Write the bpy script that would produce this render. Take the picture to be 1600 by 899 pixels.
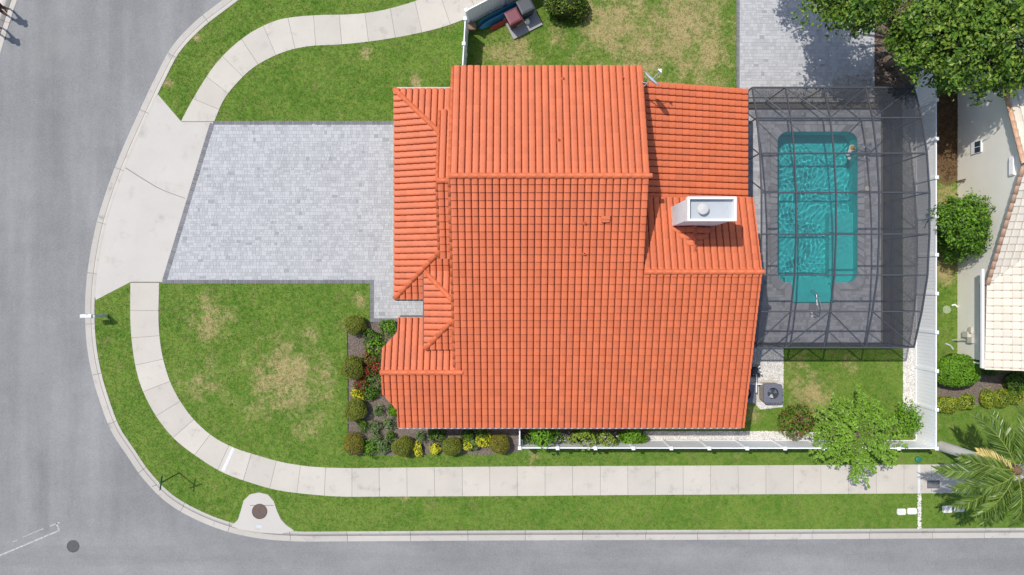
import bpy, bmesh, math, random
import numpy as np
from mathutils import Vector, Matrix
from mathutils.geometry import tessellate_polygon

random.seed(11)
rng = np.random.default_rng(11)
for o in list(bpy.data.objects):
    bpy.data.objects.remove(o)
SC = bpy.context.scene
COL = SC.collection
R = math.radians

# ------------------------------------------------------------ camera, sky, sun, exposure
CAM_H, FOC = 36.0, 1080.0
cam = bpy.data.cameras.new('camera')
cam.sensor_width = 36.0
cam.lens = 36.0 * FOC / 1600.0
cam.clip_start = 0.5
cam.clip_end = 3000
cam_o = bpy.data.objects.new('camera', cam)
cam_o.location = (0, 0, CAM_H)
COL.objects.link(cam_o)
SC.camera = cam_o

SUN_X, SUN_Y = 0.43, -0.34            # shadow drift per metre of height
ELEV = math.atan(1 / math.hypot(SUN_X, SUN_Y))
AZ = math.atan2(-SUN_X, -SUN_Y)       # from +Y towards +X
world = bpy.data.worlds.new('World')
SC.world = world
world.use_nodes = True
wn = world.node_tree.nodes
sky = wn.new('ShaderNodeTexSky')
sky.sky_type = 'NISHITA'
sky.sun_disc = False
sky.sun_elevation = ELEV
sky.sun_rotation = AZ % (2 * math.pi)
sky.air_density = 1.0
sky.dust_density = 1.5
world.node_tree.links.new(sky.outputs[0], wn['Background'].inputs[0])
wn['Background'].inputs[1].default_value = 0.15
sun = bpy.data.lights.new('sun', 'SUN')
sun.energy = 3.5
sun.angle = R(0.53)
sun.cycles.is_caustics_light = True
sun.color = (1.0, 0.955, 0.89)
sun_o = bpy.data.objects.new('sun', sun)
sun_o.rotation_euler = Vector((SUN_X, SUN_Y, -1)).to_track_quat('-Z', 'Y').to_euler()
sun_o.location = (-20, 16, 60)
COL.objects.link(sun_o)
SC.view_settings.view_transform = 'Standard'
SC.view_settings.look = 'None'
SC.view_settings.gamma = 1
SC.view_settings.use_curve_mapping = False
SC.view_settings.exposure = 0.17
SC.cycles.max_bounces = 8
SC.cycles.transparent_max_bounces = 12
SC.cycles.caustics_reflective = False
SC.cycles.caustics_refractive = True


# ------------------------------------------------------------ helpers
def P(px, py, z=0.0):
    s = (CAM_H - z) / FOC
    return ((px - 800) * s, (449.5 - py) * s)


def PP(pts, z=0.0):
    return [P(x, y, z) for x, y in pts]


class NT:
    def __init__(self, name):
        self.m = bpy.data.materials.new(name)
        self.m.use_nodes = True
        self.t = self.m.node_tree
        self.n = self.t.nodes
        self.b = self.n['Principled BSDF']
        self.out = self.n['Material Output']
        self._pos = None

    def link(self, a, b):
        self.t.links.new(a, b)

    def put(self, sock, v):
        if isinstance(v, bpy.types.NodeSocket):
            self.link(v, sock)
        else:
            if isinstance(v, tuple) and len(v) == 3 and sock.type == 'RGBA':
                v = (*v, 1)
            sock.default_value = v

    def pos(self):
        if self._pos is None:
            self._pos = self.n.new('ShaderNodeNewGeometry').outputs['Position']
        return self._pos

    def math(self, op, a, b=0.0, c=None, clamp=False):
        n = self.n.new('ShaderNodeMath')
        n.operation = op
        n.use_clamp = clamp
        self.put(n.inputs[0], a)
        self.put(n.inputs[1], b)
        if c is not None:
            self.put(n.inputs[2], c)
        return n.outputs[0]

    def noise(self, scale, detail=3.0, rough=0.55, vec=None, stretch=None):
        n = self.n.new('ShaderNodeTexNoise')
        v = vec or self.pos()
        if stretch:
            mp = self.n.new('ShaderNodeMapping')
            mp.inputs['Scale'].default_value = stretch
            self.link(v, mp.inputs['Vector'])
            v = mp.outputs[0]
        self.link(v, n.inputs['Vector'])
        n.inputs['Scale'].default_value = scale
        n.inputs['Detail'].default_value = detail
        n.inputs['Roughness'].default_value = rough
        return n.outputs['Fac']

    def mix(self, f, a, b):
        n = self.n.new('ShaderNodeMix')
        n.data_type = 'RGBA'
        self.put(n.inputs['Factor'], f)
        self.put(n.inputs['A'], a)
        self.put(n.inputs['B'], b)
        return n.outputs['Result']

    def smooth(self, v, lo, hi):
        n = self.n.new('ShaderNodeMapRange')
        n.interpolation_type = 'SMOOTHSTEP'
        self.put(n.inputs['Value'], v)
        n.inputs['From Min'].default_value = lo
        n.inputs['From Max'].default_value = hi
        return n.outputs['Result']

    def attr(self, name):
        n = self.n.new('ShaderNodeAttribute')
        n.attribute_name = name
        return n.outputs['Fac']

    def orand(self):
        return self.n.new('ShaderNodeObjectInfo').outputs['Random']

    def scale(self, col, k):
        n = self.n.new('ShaderNodeVectorMath')
        n.operation = 'SCALE'
        self.put(n.inputs[0], col[:3] if isinstance(col, tuple) else col)
        self.put(n.inputs['Scale'], k)
        return n.outputs[0]

    def bump(self, h, strength, dist=0.02):
        n = self.n.new('ShaderNodeBump')
        n.inputs['Strength'].default_value = strength
        n.inputs['Distance'].default_value = dist
        self.link(h, n.inputs['Height'])
        self.link(n.outputs[0], self.b.inputs['Normal'])

    def done(self, col, rough=0.8, spec=0.3, metal=0.0):
        self.put(self.b.inputs['Base Color'], col)
        self.put(self.b.inputs['Roughness'], rough)
        self.b.inputs['Specular IOR Level'].default_value = spec
        self.b.inputs['Metallic'].default_value = metal
        return self.m


MATS = {}


def mat(name, col, rough=0.8, spec=0.3, var=0.12, sc=1.5, fine=0.08, fsc=40.0, rnd=0.0, metal=0.0, bump=0.0, bsc=None, stain=None):
    """plain procedural surface: broad mottling + fine grain + a shift for each piece (attribute rnd, object random)"""
    if name in MATS:
        return MATS[name]
    t = NT(name)
    k = t.math('MULTIPLY_ADD', t.noise(sc, 4), 2 * var, 1 - var)
    if fine:
        k = t.math('MULTIPLY', k, t.math('MULTIPLY_ADD', t.noise(fsc, 2, 0.7), 2 * fine, 1 - fine))
    if rnd:
        r = t.math('FRACT', t.math('ADD', t.attr('rnd'), t.orand()))
        k = t.math('MULTIPLY', k, t.math('MULTIPLY_ADD', r, 2 * rnd, 1 - rnd))
    c = t.scale(col, k)
    if stain:
        scol, lo, hi, ssc = stain
        c = t.mix(t.smooth(t.noise(ssc, 5, 0.65), lo, hi), c, scol)
    if bump:
        t.bump(t.noise(bsc or fsc, 3), bump)
    MATS[name] = t.done(c, rough, spec, metal)
    return MATS[name]


def foliage(name, dark, light, trans=0.25, rough=0.45, spec=0.35):
    t = NT(name)
    r = t.attr('rnd')
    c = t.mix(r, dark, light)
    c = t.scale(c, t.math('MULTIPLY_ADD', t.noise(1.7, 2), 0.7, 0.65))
    t.done(c, rough, spec)
    tr = t.n.new('ShaderNodeBsdfTranslucent')
    t.link(t.scale(c, 1.3), tr.inputs['Color'])
    mx = t.n.new('ShaderNodeMixShader')
    mx.inputs[0].default_value = trans
    t.link(t.b.outputs[0], mx.inputs[1])
    t.link(tr.outputs[0], mx.inputs[2])
    t.link(mx.outputs[0], t.out.inputs['Surface'])
    MATS[name] = t.m
    return t.m


def tag(o, label=None, cat=None, group=None, kind=None):
    if label:
        o['label'] = label
    if cat:
        o['category'] = cat
    if group:
        o['group'] = group
    if kind:
        o['kind'] = kind
    return o


def attach(o, parent):
    if parent is not None:
        o.parent = parent
        o.matrix_parent_inverse = Matrix.Translation(-Vector(parent.location))
    return o


def mesh(name, V, Fs, m=None, parent=None, smooth=False, rnd=None, mi=None):
    me = bpy.data.meshes.new(name)
    me.from_pydata([tuple(v) for v in V], [], [tuple(f) for f in Fs])
    if m is not None:
        for x in (m if isinstance(m, (list, tuple)) else [m]):
            me.materials.append(x)
    if mi is not None:
        me.polygons.foreach_set('material_index', mi)
    if smooth:
        me.polygons.foreach_set('use_smooth', [True] * len(me.polygons))
    if rnd is not None:
        a = me.attributes.new('rnd', 'FLOAT', 'POINT')
        a.data.foreach_set('value', np.asarray(rnd, dtype=np.float32))
    me.update()
    o = bpy.data.objects.new(name, me)
    COL.objects.link(o)
    return attach(o, parent)


def np_mesh(name, V, Q, m, parent=None, rnd=None, smooth=False):
    """fast mesh from numpy arrays: V (n,3), Q (k,3|4)"""
    me = bpy.data.meshes.new(name)
    V = np.asarray(V, dtype=np.float32)
    Q = np.asarray(Q, dtype=np.int32)
    k, s = Q.shape
    me.vertices.add(len(V))
    me.vertices.foreach_set('co', V.ravel())
    me.loops.add(k * s)
    me.loops.foreach_set('vertex_index', Q.ravel())
    me.polygons.add(k)
    me.polygons.foreach_set('loop_start', np.arange(0, k * s, s, dtype=np.int32))
    me.polygons.foreach_set('use_smooth', np.full(k, bool(smooth)))
    if rnd is not None:
        a = me.attributes.new('rnd', 'FLOAT', 'POINT')
        a.data.foreach_set('value', np.asarray(rnd, dtype=np.float32))
    me.update(calc_edges=True)
    me.validate()
    for x in (m if isinstance(m, (list, tuple)) else [m]):
        me.materials.append(x)
    o = bpy.data.objects.new(name, me)
    COL.objects.link(o)
    return attach(o, parent)


def empty(name, loc, label=None, cat=None, group=None, kind=None):
    o = bpy.data.objects.new(name, None)
    o.location = loc
    o.empty_display_size = 0.3
    COL.objects.link(o)
    return tag(o, label, cat, group, kind)


def copy_tree(src, loc, label=None, rz=0.0, s=1.0):
    c = src.copy()
    COL.objects.link(c)
    c.location = loc
    c.rotation_euler = (0, 0, rz)
    c.scale = (s, s, s)
    if label:
        c['label'] = label
    for ch in list(src.children):
        d = ch.copy()
        COL.objects.link(d)
        d.parent = c
        for g in list(ch.children):
            e = g.copy()
            COL.objects.link(e)
            e.parent = d
    return c


class MB:
    def __init__(self):
        self.V, self.F = [], []

    def add(self, V, Fs):
        b = len(self.V)
        self.V += [tuple(v) for v in V]
        self.F += [tuple(i + b for i in f) for f in Fs]
        return self

    def box(self, x0, y0, z0, x1, y1, z1):
        return self.add([(x0, y0, z0), (x1, y0, z0), (x1, y1, z0), (x0, y1, z0), (x0, y0, z1), (x1, y0, z1), (x1, y1, z1), (x0, y1, z1)],
                        [(0, 3, 2, 1), (4, 5, 6, 7), (0, 1, 5, 4), (1, 2, 6, 5), (2, 3, 7, 6), (3, 0, 4, 7)])

    def prism(self, poly, z0, z1, top=True, bottom=True):
        """poly: plan outline; z0, z1 numbers or functions of (x, y)"""
        f0 = z0 if callable(z0) else (lambda x, y: z0)
        f1 = z1 if callable(z1) else (lambda x, y: z1)
        n = len(poly)
        ar = sum(poly[i][0] * poly[(i + 1) % n][1] - poly[(i + 1) % n][0] * poly[i][1] for i in range(n))
        if ar < 0:
            poly = poly[::-1]
        V = [(x, y, f0(x, y)) for x, y in poly] + [(x, y, f1(x, y)) for x, y in poly]
        Fs = [(i, (i + 1) % n, n + (i + 1) % n, n + i) for i in range(n)]
        tris = tessellate_polygon([[Vector((x, y, 0)) for x, y in poly]])
        for t in tris:
            a, b, c = [poly[i] for i in t]
            if (b[0] - a[0]) * (c[1] - a[1]) - (b[1] - a[1]) * (c[0] - a[0]) < 0:
                t = t[::-1]
            if top:
                Fs.append(tuple(n + i for i in t))
            if bottom:
                Fs.append(tuple(t[::-1]))
        return self.add(V, Fs)

    def bar(self, a, b, w, h=None, up=(0, 0, 1)):
        h = h or w
        a, b = Vector(a), Vector(b)
        d = (b - a).normalized()
        u = Vector(up)
        if abs(d.dot(u)) > 0.98:
            u = Vector((0, 1, 0))
        s = d.cross(u).normalized()
        u = s.cross(d).normalized()
        c = [s * sx * w / 2 + u * sy * h / 2 for sx, sy in ((-1, -1), (1, -1), (1, 1), (-1, 1))]
        return self.add([a + q for q in c] + [b + q for q in c],
                        [(0, 1, 2, 3), (7, 6, 5, 4), (0, 4, 5, 1), (1, 5, 6, 2), (2, 6, 7, 3), (3, 7, 4, 0)])

    def tube(self, path, r, n=8, cap=True):
        path = [Vector(p) for p in path]
        rs = r if isinstance(r, (list, tuple)) else [r] * len(path)
        V, Fs = [], []
        side = None
        for i, p in enumerate(path):
            d = (path[min(i + 1, len(path) - 1)] - path[max(i - 1, 0)]).normalized()
            if side is None:
                side = d.cross(Vector((0, 0, 1)) if abs(d.z) < 0.9 else Vector((1, 0, 0))).normalized()
            else:
                side = (side - d * side.dot(d)).normalized()
            up = side.cross(d)
            for k in range(n):
                a = 2 * math.pi * k / n
                V.append(p + (side * math.cos(a) + up * math.sin(a)) * rs[i])
        for i in range(len(path) - 1):
            for k in range(n):
                Fs.append((i * n + k, i * n + (k + 1) % n, (i + 1) * n + (k + 1) % n, (i + 1) * n + k))
        if cap:
            Fs.append(tuple(range(n - 1, -1, -1)))
            Fs.append(tuple((len(path) - 1) * n + k for k in range(n)))
        return self.add(V, Fs)

    def lathe(self, prof, c=(0, 0, 0), n=20):
        V, Fs = [], []
        for r, z in prof:
            for k in range(n):
                a = 2 * math.pi * k / n
                V.append((c[0] + r * math.cos(a), c[1] + r * math.sin(a), c[2] + z))
        for i in range(len(prof) - 1):
            for k in range(n):
                Fs.append((i * n + k, i * n + (k + 1) % n, (i + 1) * n + (k + 1) % n, (i + 1) * n + k))
        Fs.append(tuple(range(n - 1, -1, -1)))
        Fs.append(tuple((len(prof) - 1) * n + k for k in range(n)))
        return self.add(V, Fs)

    def build(self, name, m, parent=None, smooth=False):
        return mesh(name, self.V, self.F, m, parent, smooth)


def sheet(name, polys, z, m, parent=None, holes=()):
    V, Fs = [], []
    for poly in polys:
        loops = [[Vector((x, y, 0)) for x, y in poly]] + [[Vector((x, y, 0)) for x, y in h] for h in holes]
        flat = [p for l in loops for p in l]
        b = len(V)
        V += [(p.x, p.y, z) for p in flat]
        for t in tessellate_polygon(loops):
            a, bb, c = [flat[i] for i in t]
            if (bb.x - a.x) * (c.y - a.y) - (bb.y - a.y) * (c.x - a.x) < 0:
                t = t[::-1]
            Fs.append(tuple(i + b for i in t))
    return mesh(name, V, Fs, m, parent)


def spline(pts, step=0.25):
    """Catmull-Rom through pts, resampled evenly"""
    p = np.array(pts, float)
    q = np.vstack([2 * p[0] - p[1], p, 2 * p[-1] - p[-2]])
    out = []
    for i in range(1, len(q) - 2):
        for t in np.linspace(0, 1, 24, endpoint=False):
            a, b, c, d = q[i - 1], q[i], q[i + 1], q[i + 2]
            out.append(0.5 * (2 * b + (c - a) * t + (2 * a - 5 * b + 4 * c - d) * t * t + (3 * b - a - 3 * c + d) * t ** 3))
    out.append(q[-2])
    return resample(np.array(out), step=step)


def resample(p, step=None, n=None):
    p = np.asarray(p, float)
    L = np.concatenate([[0], np.cumsum(np.linalg.norm(np.diff(p, axis=0), axis=1))])
    n = n or max(2, int(round(L[-1] / step)) + 1)
    s = np.linspace(0, L[-1], n)
    return np.stack([np.interp(s, L, p[:, 0]), np.interp(s, L, p[:, 1])], 1)


def offset(p, d):
    t = np.gradient(p, axis=0)
    t /= np.linalg.norm(t, axis=1)[:, None]
    return p + np.stack([-t[:, 1], t[:, 0]], 1) * d


def inside(pts, poly):
    x, y = pts[:, 0], pts[:, 1]
    r = np.zeros(len(pts), bool)
    n = len(poly)
    for i in range(n):
        x0, y0 = poly[i]
        x1, y1 = poly[(i + 1) % n]
        c = (y0 > y) != (y1 > y)
        r ^= c & (x < (x1 - x0) * (y - y0) / ((y1 - y0) or 1e-9) + x0)
    return r


def leaves(C, Nn, length, width, rnd, droop=0.0, axis=None):
    """one folded diamond for each leaf; C centres, Nn facing, random spin (or axis = growth direction)"""
    n = len(C)
    Nn = Nn / np.linalg.norm(Nn, axis=1)[:, None]
    if axis is None:
        axis = rng.normal(size=(n, 3))
    A = axis - Nn * np.sum(axis * Nn, 1)[:, None]
    A /= np.linalg.norm(A, axis=1)[:, None] + 1e-9
    B = np.cross(Nn, A)
    L = (length * (0.7 + 0.6 * rng.random(n)))[:, None]
    W = L * width / length
    V = np.empty((n, 4, 3))
    V[:, 0] = C - A * L / 2
    V[:, 1] = C + B * W / 2 + Nn * W * 0.22
    V[:, 2] = C + A * L / 2 - Nn * L * droop
    V[:, 3] = C - B * W / 2 + Nn * W * 0.22
    i = np.arange(n)[:, None] * 4
    T = np.concatenate([i + np.array([[0, 2, 1]]), i + np.array([[0, 3, 2]])])
    return V.reshape(-1, 3), T, np.repeat(rnd, 4)


# ------------------------------------------------------------ materials
PATCH = [(455, 590, 66, 1.0), (330, 500, 44, .8), (318, 600, 40, .75), (390, 640, 34, .6), (1010, 70, 80, .9), (480, 652, 42, .7), (1068, 45, 75, 1.1), (960, 35, 75, 1.0), (1100, 95, 52, 1.0),
         (800, 85, 48, .85), (885, 60, 40, .6), (1266, 612, 34, 1.0), (1250, 575, 26, .7), (1322, 572, 18, .7), (562, 468, 12, .9), (572, 80, 13, 1.0),
         (648, 129, 10, 1.2), (1478, 425, 24, 1.1), (1475, 315, 34, 1.1), (262, 130, 7, 1.0), (307, 60, 7, 1.0), (832, 714, 14, .9), (1180, 648, 16, .8),
         (972, 712, 9, .7), (633, 780, 12, .8), (1150, 710, 10, .5), (520, 690, 14, .4), (380, 690, 25, .35), (930, 25, 40, .7), (1130, 20, 30, .6)]


def lawn_material(name, tuft):
    t = NT(name)
    n1, n2, n3, n4 = t.noise(0.55, 3), t.noise(3.0, 4, 0.65), t.noise(26, 2, 0.6), t.noise(1.3, 4, .6)
    g = t.mix(t.smooth(n1, .3, .7), (.086, .168, .021), (.126, .200, .032))
    g = t.mix(t.smooth(n2, .42, .8), g, (.168, .208, .045))
    g = t.mix(t.smooth(n2, .46, .2), g, (.058, .130, .015))
    g = t.scale(g, t.math('MULTIPLY_ADD', n3, .7, .72))
    px = t.pos()
    flat = t.n.new('ShaderNodeVectorMath')
    flat.operation = 'MULTIPLY'
    t.link(px, flat.inputs[0])
    flat.inputs[1].default_value = (1, 1, 0)
    tot = None
    for x, y, r, a in PATCH:
        d = t.n.new('ShaderNodeVectorMath')
        d.operation = 'DISTANCE'
        t.link(flat.outputs[0], d.inputs[0])
        d.inputs[1].default_value = (*P(x, y), 0)
        v = t.math('MULTIPLY_ADD', d.outputs['Value'], -a / (r * 1.75 / 30), a)
        tot = v if tot is None else t.math('MAXIMUM', tot, v)
    tot = t.math('MAXIMUM', tot, 0.0)
    mm = t.math('MULTIPLY_ADD', t.noise(5.5, 5, .75), 1.7, -1.02)
    mm = t.math('ADD', mm, t.math('MULTIPLY_ADD', t.noise(1.1, 4, .6), 1.5, -.75))
    mm = t.math('ADD', mm, t.math('MULTIPLY', tot, .85))
    mask = t.smooth(mm, .10, .72)
    mask = t.math('MULTIPLY', mask, t.smooth(tot, 0.02, .3))
    faint = t.math('MULTIPLY', t.smooth(n4, .54, .8), .5)
    straw = t.mix(n3, (.27, .205, .085), (.52, .41, .23))
    c = t.mix(faint, g, t.scale(straw, .55))
    c = t.mix(t.math('MULTIPLY', mask, .8), c, straw)
    if tuft:
        c = t.scale(c, t.math('MULTIPLY_ADD', t.attr('rnd'), .8, .95))
        t.done(c, .6, .25)
        tr = t.n.new('ShaderNodeBsdfTranslucent')
        t.link(c, tr.inputs['Color'])
        mx = t.n.new('ShaderNodeMixShader')
        mx.inputs[0].default_value = .35
        t.link(t.b.outputs[0], mx.inputs[1])
        t.link(tr.outputs[0], mx.inputs[2])
        t.link(mx.outputs[0], t.out.inputs['Surface'])
        return t.m
    t.bump(n3, .8, .03)
    return t.done(t.scale(c, 1.0), .9, .1)


def asphalt_material():
    t = NT('asphalt')
    k = t.math('MULTIPLY_ADD', t.noise(.16, 4, .6), .6, .70)
    k = t.math('MULTIPLY', k, t.math('MULTIPLY_ADD', t.noise(.9, 5, .65), .26, .87))
    # tyre-polished lanes follow the street, so the streaks run along y
    sep = t.n.new('ShaderNodeSeparateXYZ')
    t.link(t.pos(), sep.inputs[0])
    south = t.smooth(sep.outputs['Y'], -12.4, -13.4)
    st = t.n.new('ShaderNodeMix')
    t.link(south, st.inputs[0])
    t.link(t.noise(.8, 4, .55, stretch=(1, .1, 1)), st.inputs[2])
    t.link(t.noise(.8, 4, .55, stretch=(.1, 1, 1)), st.inputs[3])
    k = t.math('MULTIPLY', k, t.math('MULTIPLY_ADD', st.outputs[0], .66, .67))
    k = t.math('MULTIPLY', k, t.math('MULTIPLY_ADD', t.noise(14, 2, .8), .60, .70))
    k = t.math('MULTIPLY', k, t.math('MULTIPLY_ADD', t.noise(34, 1, .8), .75, .62))
    c = t.scale((.219, .219, .217), k)
    c = t.mix(t.math('MULTIPLY', t.smooth(t.noise(.35, 5, .6), .55, .75), .35), c, (.25, .245, .225))
    t.bump(t.noise(60, 2), .5, .01)
    return t.done(c, .85, .2)


M_ASPH = asphalt_material()
M_LAWN = lawn_material('lawn_soil', False)
M_GRASS = lawn_material('grass_blade', True)
M_CONC = mat('pale_concrete', (.485, .448, .39), .85, .2, .10, .8, .08, 30, rnd=.06, bump=.15, stain=((.34, .315, .275), .53, .8, 1.3))
M_KERB = mat('kerb_concrete', (.44, .412, .37), .85, .2, .1, 1.2, .09, 25, rnd=.05, bump=.15, stain=((.3, .28, .25), .55, .75, 1.7))
M_KERBDIRT = mat('gutter_dirt', (.2, .182, .158), .9, .2, .3, .9, .15, 20)
M_JOINT = mat('joint_dark', (.12, .108, .09), .9, .1)
M_APRON = mat('apron_concrete', (.48, .452, .41), .85, .2, .09, .6, .08, 30, bump=.15, stain=((.37, .345, .30), .54, .8, .9))
def paver_material(name, a, b, c3, stain=None):
    t = NT(name)
    r = t.math('FRACT', t.math('ADD', t.attr('rnd'), t.orand()))
    c = t.mix(t.smooth(r, .1, .8), a, b)
    c = t.mix(t.smooth(r, .955, .99), c, c3)
    c = t.mix(t.math('MULTIPLY', t.smooth(t.noise(.7, 4, .6), .45, .75), .3), c, t.scale(c, .74))
    c = t.scale(c, t.math('MULTIPLY_ADD', t.noise(18, 3, .7), .24, .88))
    if stain:
        c = t.mix(t.math('MULTIPLY', t.smooth(t.noise(1.1, 4), .5, .8), .5), c, stain)
    t.bump(t.noise(40, 2), .3, .01)
    return t.done(c, .8, .25)


M_PAVER = paver_material('silver_paver', (.365, .368, .372), (.435, .437, .44), (.29, .293, .297))
M_PAVER2 = paver_material('deck_paver', (.30, .30, .32), (.40, .40, .415), (.23, .23, .245))
M_PBASE = mat('paver_sand', (.26, .258, .255), .9, .1)
M_BORDER = mat('charcoal_border', (.17, .17, .18), .8, .25, .1, 2, .1, 40, rnd=.16)
M_MULCH = mat('mulch_soil', (.16, .13, .108), .95, .1, .3, 3, .3, 40, bump=.6, bsc=30)
M_CHIP = mat('mulch_chip', (.24, .195, .165), .9, .15, .2, 3, .1, 30, rnd=.5)
M_LITTER = mat('leaf_litter', (.11, .062, .03), .9, .15, .3, 2, .2, 30, rnd=.6)
M_PEB = mat('white_pebble', (.62, .60, .56), .7, .3, .15, 3, .1, 40, rnd=.25)
M_PEBBASE = mat('pebble_bed', (.42, .40, .36), .9, .2, .2, 5, .2, 40)
M_VINYL = mat('white_vinyl', (.87, .88, .90), .45, .4, .03, 1, .015, 20, rnd=.02)
M_WHITE = mat('white_paint', (.78, .78, .77), .5, .4, .04, 2, .02, 30)
M_STUCCO = mat('cream_stucco', (.46, .42, .35), .9, .15, .06, 1, .06, 60, bump=.25)
M_STUCCO2 = mat('beige_stucco', (.78, .75, .66), .9, .15, .05, .8, .05, 60, bump=.25)
M_BRONZE = mat('dark_bronze_aluminium', (.06, .063, .073), .45, .5, .08, 2, .04, 30)
M_STEEL = mat('brushed_steel', (.55, .56, .57), .3, .5, .05, 2, .03, 40, metal=.8)
M_GREYMETAL = mat('grey_metal', (.42, .45, .47), .5, .5, .06, 2, .04, 30)
M_DARK = mat('dark_plastic', (.055, .06, .07), .5, .4, .1, 3, .05, 30)
M_ROADPAINT = mat('worn_road_paint', (.43, .43, .425), .8, .2, .25, 6, .2, 30, stain=((.27, .275, .28), .45, .65, 9))
M_IRON = mat('rusty_cast_iron', (.10, .075, .065), .7, .4, .3, 6, .2, 40, stain=((.17, .085, .05), .5, .7, 8))
M_IRON2 = mat('dark_cast_iron', (.075, .075, .078), .6, .4, .3, 6, .2, 40)


def tile_material(name, col, dirt):
    t = NT(name)
    r = t.math('FRACT', t.math('ADD', t.attr('rnd'), t.orand()))
    k = t.math('MULTIPLY_ADD', r, .14, .93)
    k = t.math('MULTIPLY', k, t.math('MULTIPLY_ADD', t.noise(.5, 4), .16, .92))
    k = t.math('MULTIPLY', k, t.math('MULTIPLY_ADD', t.noise(25, 3, .7), .22, .89))
    c = t.scale(col, k)
    c = t.mix(t.math('MULTIPLY', t.smooth(t.noise(1.6, 6, .72), .54, .8), .5), c, dirt)
    t.bump(t.noise(50, 2), .2, .008)
    return t.done(c, .55, .35)


M_TILE = tile_material('terracotta_tile', (.545, .134, .053), (.42, .11, .05))
M_TILE2 = tile_material('pale_clay_tile', (.64, .58, .48), (.52, .42, .32))
M_TILE3 = tile_material('peach_clay_tile', (.58, .36, .24), (.47, .27, .18))
M_DECK = mat('roof_underlay', (.24, .065, .035), .9, .1)

# ------------------------------------------------------------ pool outline (world metres)
PX0, PX1, PY0, PY1 = 13.77, 18.03, 0.22, 8.15
SX0, SX1, SY0 = 14.5, 16.77, -0.85


def pool_outline(g=0.0):
    r = 0.55
    x0, x1, y0, y1 = PX0 - g, PX1 + g, PY0 - g, PY1 + g
    pts = []

    def arc(cx, cy, rr, a0, a1, n=7):
        for a in np.linspace(R(a0), R(a1), n):
            pts.append((cx + rr * math.cos(a), cy + rr * math.sin(a)))
    arc(x1 - r, y0 + r, r, 270, 360)
    arc(x1 - r, y1 - r, r, 0, 90)
    arc(x0 + r, y1 - r, r, 90, 180)
    arc(x0 + r, y0 + r, r, 180, 270)
    pts += [(SX0 - g, y0), (SX0 - g, SY0 - g), (SX1 + g, SY0 - g), (SX1 + g, y0)]
    return pts


POOL = pool_outline()

# ------------------------------------------------------------ ground, road, kerb, lawn
KERB_OUT = spline(PP([(1300, -470), (900, -315), (640, -190), (470, -88), (400, -40), (345, 0), (303, 33), (267, 72), (242, 118), (222, 160), (200, 208), (180, 255), (163, 302), (148, 352), (138, 402), (132, 452), (131, 500),
                      (134, 542), (141, 582), (152, 622), (171, 673), (196, 712), (221, 748), (256, 784), (298, 810), (350, 831), (405, 843), (465, 847.5),
                      (540, 847.5), (800, 846), (1200, 844.5), (1600, 842), (1900, 841)]), .3)
KW = 0.57
KERB_IN = offset(KERB_OUT, KW)
ROAD_Z, TOP_Z = -0.115, 0.0
FAR = PP([(1150, -765), (760, -605), (478, -462), (250, -320), (105, -165), (60, -95), (24, 0), (0, 76), (-30, 180), (-50, 300), (-56, 420), (-50, 540), (-60, 640), (-110, 700), (-400, 720)])

g = 900
hx0, hx1, hy0, hy1 = 13.4, 18.4, -1.2, 8.5
M_FARGRASS = mat('far_grass', (.075, .115, .02), .95, .1, .3, .4, .3, 6)
ground = sheet('ground', [[(-g, -g), (hx0, -g), (hx0, g), (-g, g)], [(hx1, -g), (g, -g), (g, g), (hx1, g)],
                          [(hx0, -g), (hx1, -g), (hx1, hy0), (hx0, hy0)], [(hx0, hy1), (hx1, hy1), (hx1, g), (hx0, g)]], -0.16, M_FARGRASS)
tag(ground, kind='structure')
far_r = [tuple(p) for p in FAR]
road = sheet('road', [far_r + [(-60, -9.0), (-60, -22), (40, -22), (40, KERB_OUT[-1][1])] + [tuple(p) for p in KERB_OUT[::-1]]], ROAD_Z, M_ASPH)
tag(road, kind='structure')

lot = [tuple(p) for p in offset(KERB_OUT, KW - .06)] + [(40, KERB_IN[-1][1]), (40, 31)]
lawn = sheet('lawn', [lot], TOP_Z, M_LAWN, holes=[[(hx0, hy0), (hx0, hy1), (hx1, hy1), (hx1, hy0)]])
tag(lawn, kind='structure')


def kerb_run(name, line, width, seg, prof, z0):
    """kerb and gutter: profile (fraction across, height) swept along the line, cut into cast lengths"""
    base = MB()
    n = len(line)
    inn = offset(line, width)
    root = sheet(name, [[tuple(p) for p in offset(line, .02)] + [tuple(p) for p in offset(line, width - .02)[::-1]]], z0 - .03, M_JOINT)
    tag(root, kind='structure')
    step = max(2, int(seg / .3))
    i = 0
    while i < n - 1:
        j = min(n - 1, i + step + random.choice((-1, 0, 0, 1)))
        if n - 1 - j < 3:
            j = n - 1
        V, Fs, mi = [], [], []
        m = j - i + 1
        A, B = line[i:j + 1].copy(), inn[i:j + 1].copy()
        for q in (A, B):
            q[0] += (q[1] - q[0]) * .03
            q[-1] += (q[-2] - q[-1]) * .03
        k = len(prof)
        for a, b in zip(A, B):
            for f, z in prof:
                p = a + (b - a) * f
                V.append((p[0], p[1], z))
        for r in range(m - 1):
            for c in range(k - 1):
                Fs.append((r * k + c, (r + 1) * k + c, (r + 1) * k + c + 1, r * k + c + 1)[::-1])
                mi.append(1 if prof[c][0] == .5 else 0)
        Fs.append(tuple(range(k)))
        Fs.append(tuple(range((m - 1) * k, m * k))[::-1])
        mi += [0, 0]
        mesh('kerb_segment', V, Fs, [M_KERB, M_KERBDIRT], root, mi=mi)
        i = j
    return root


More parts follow.
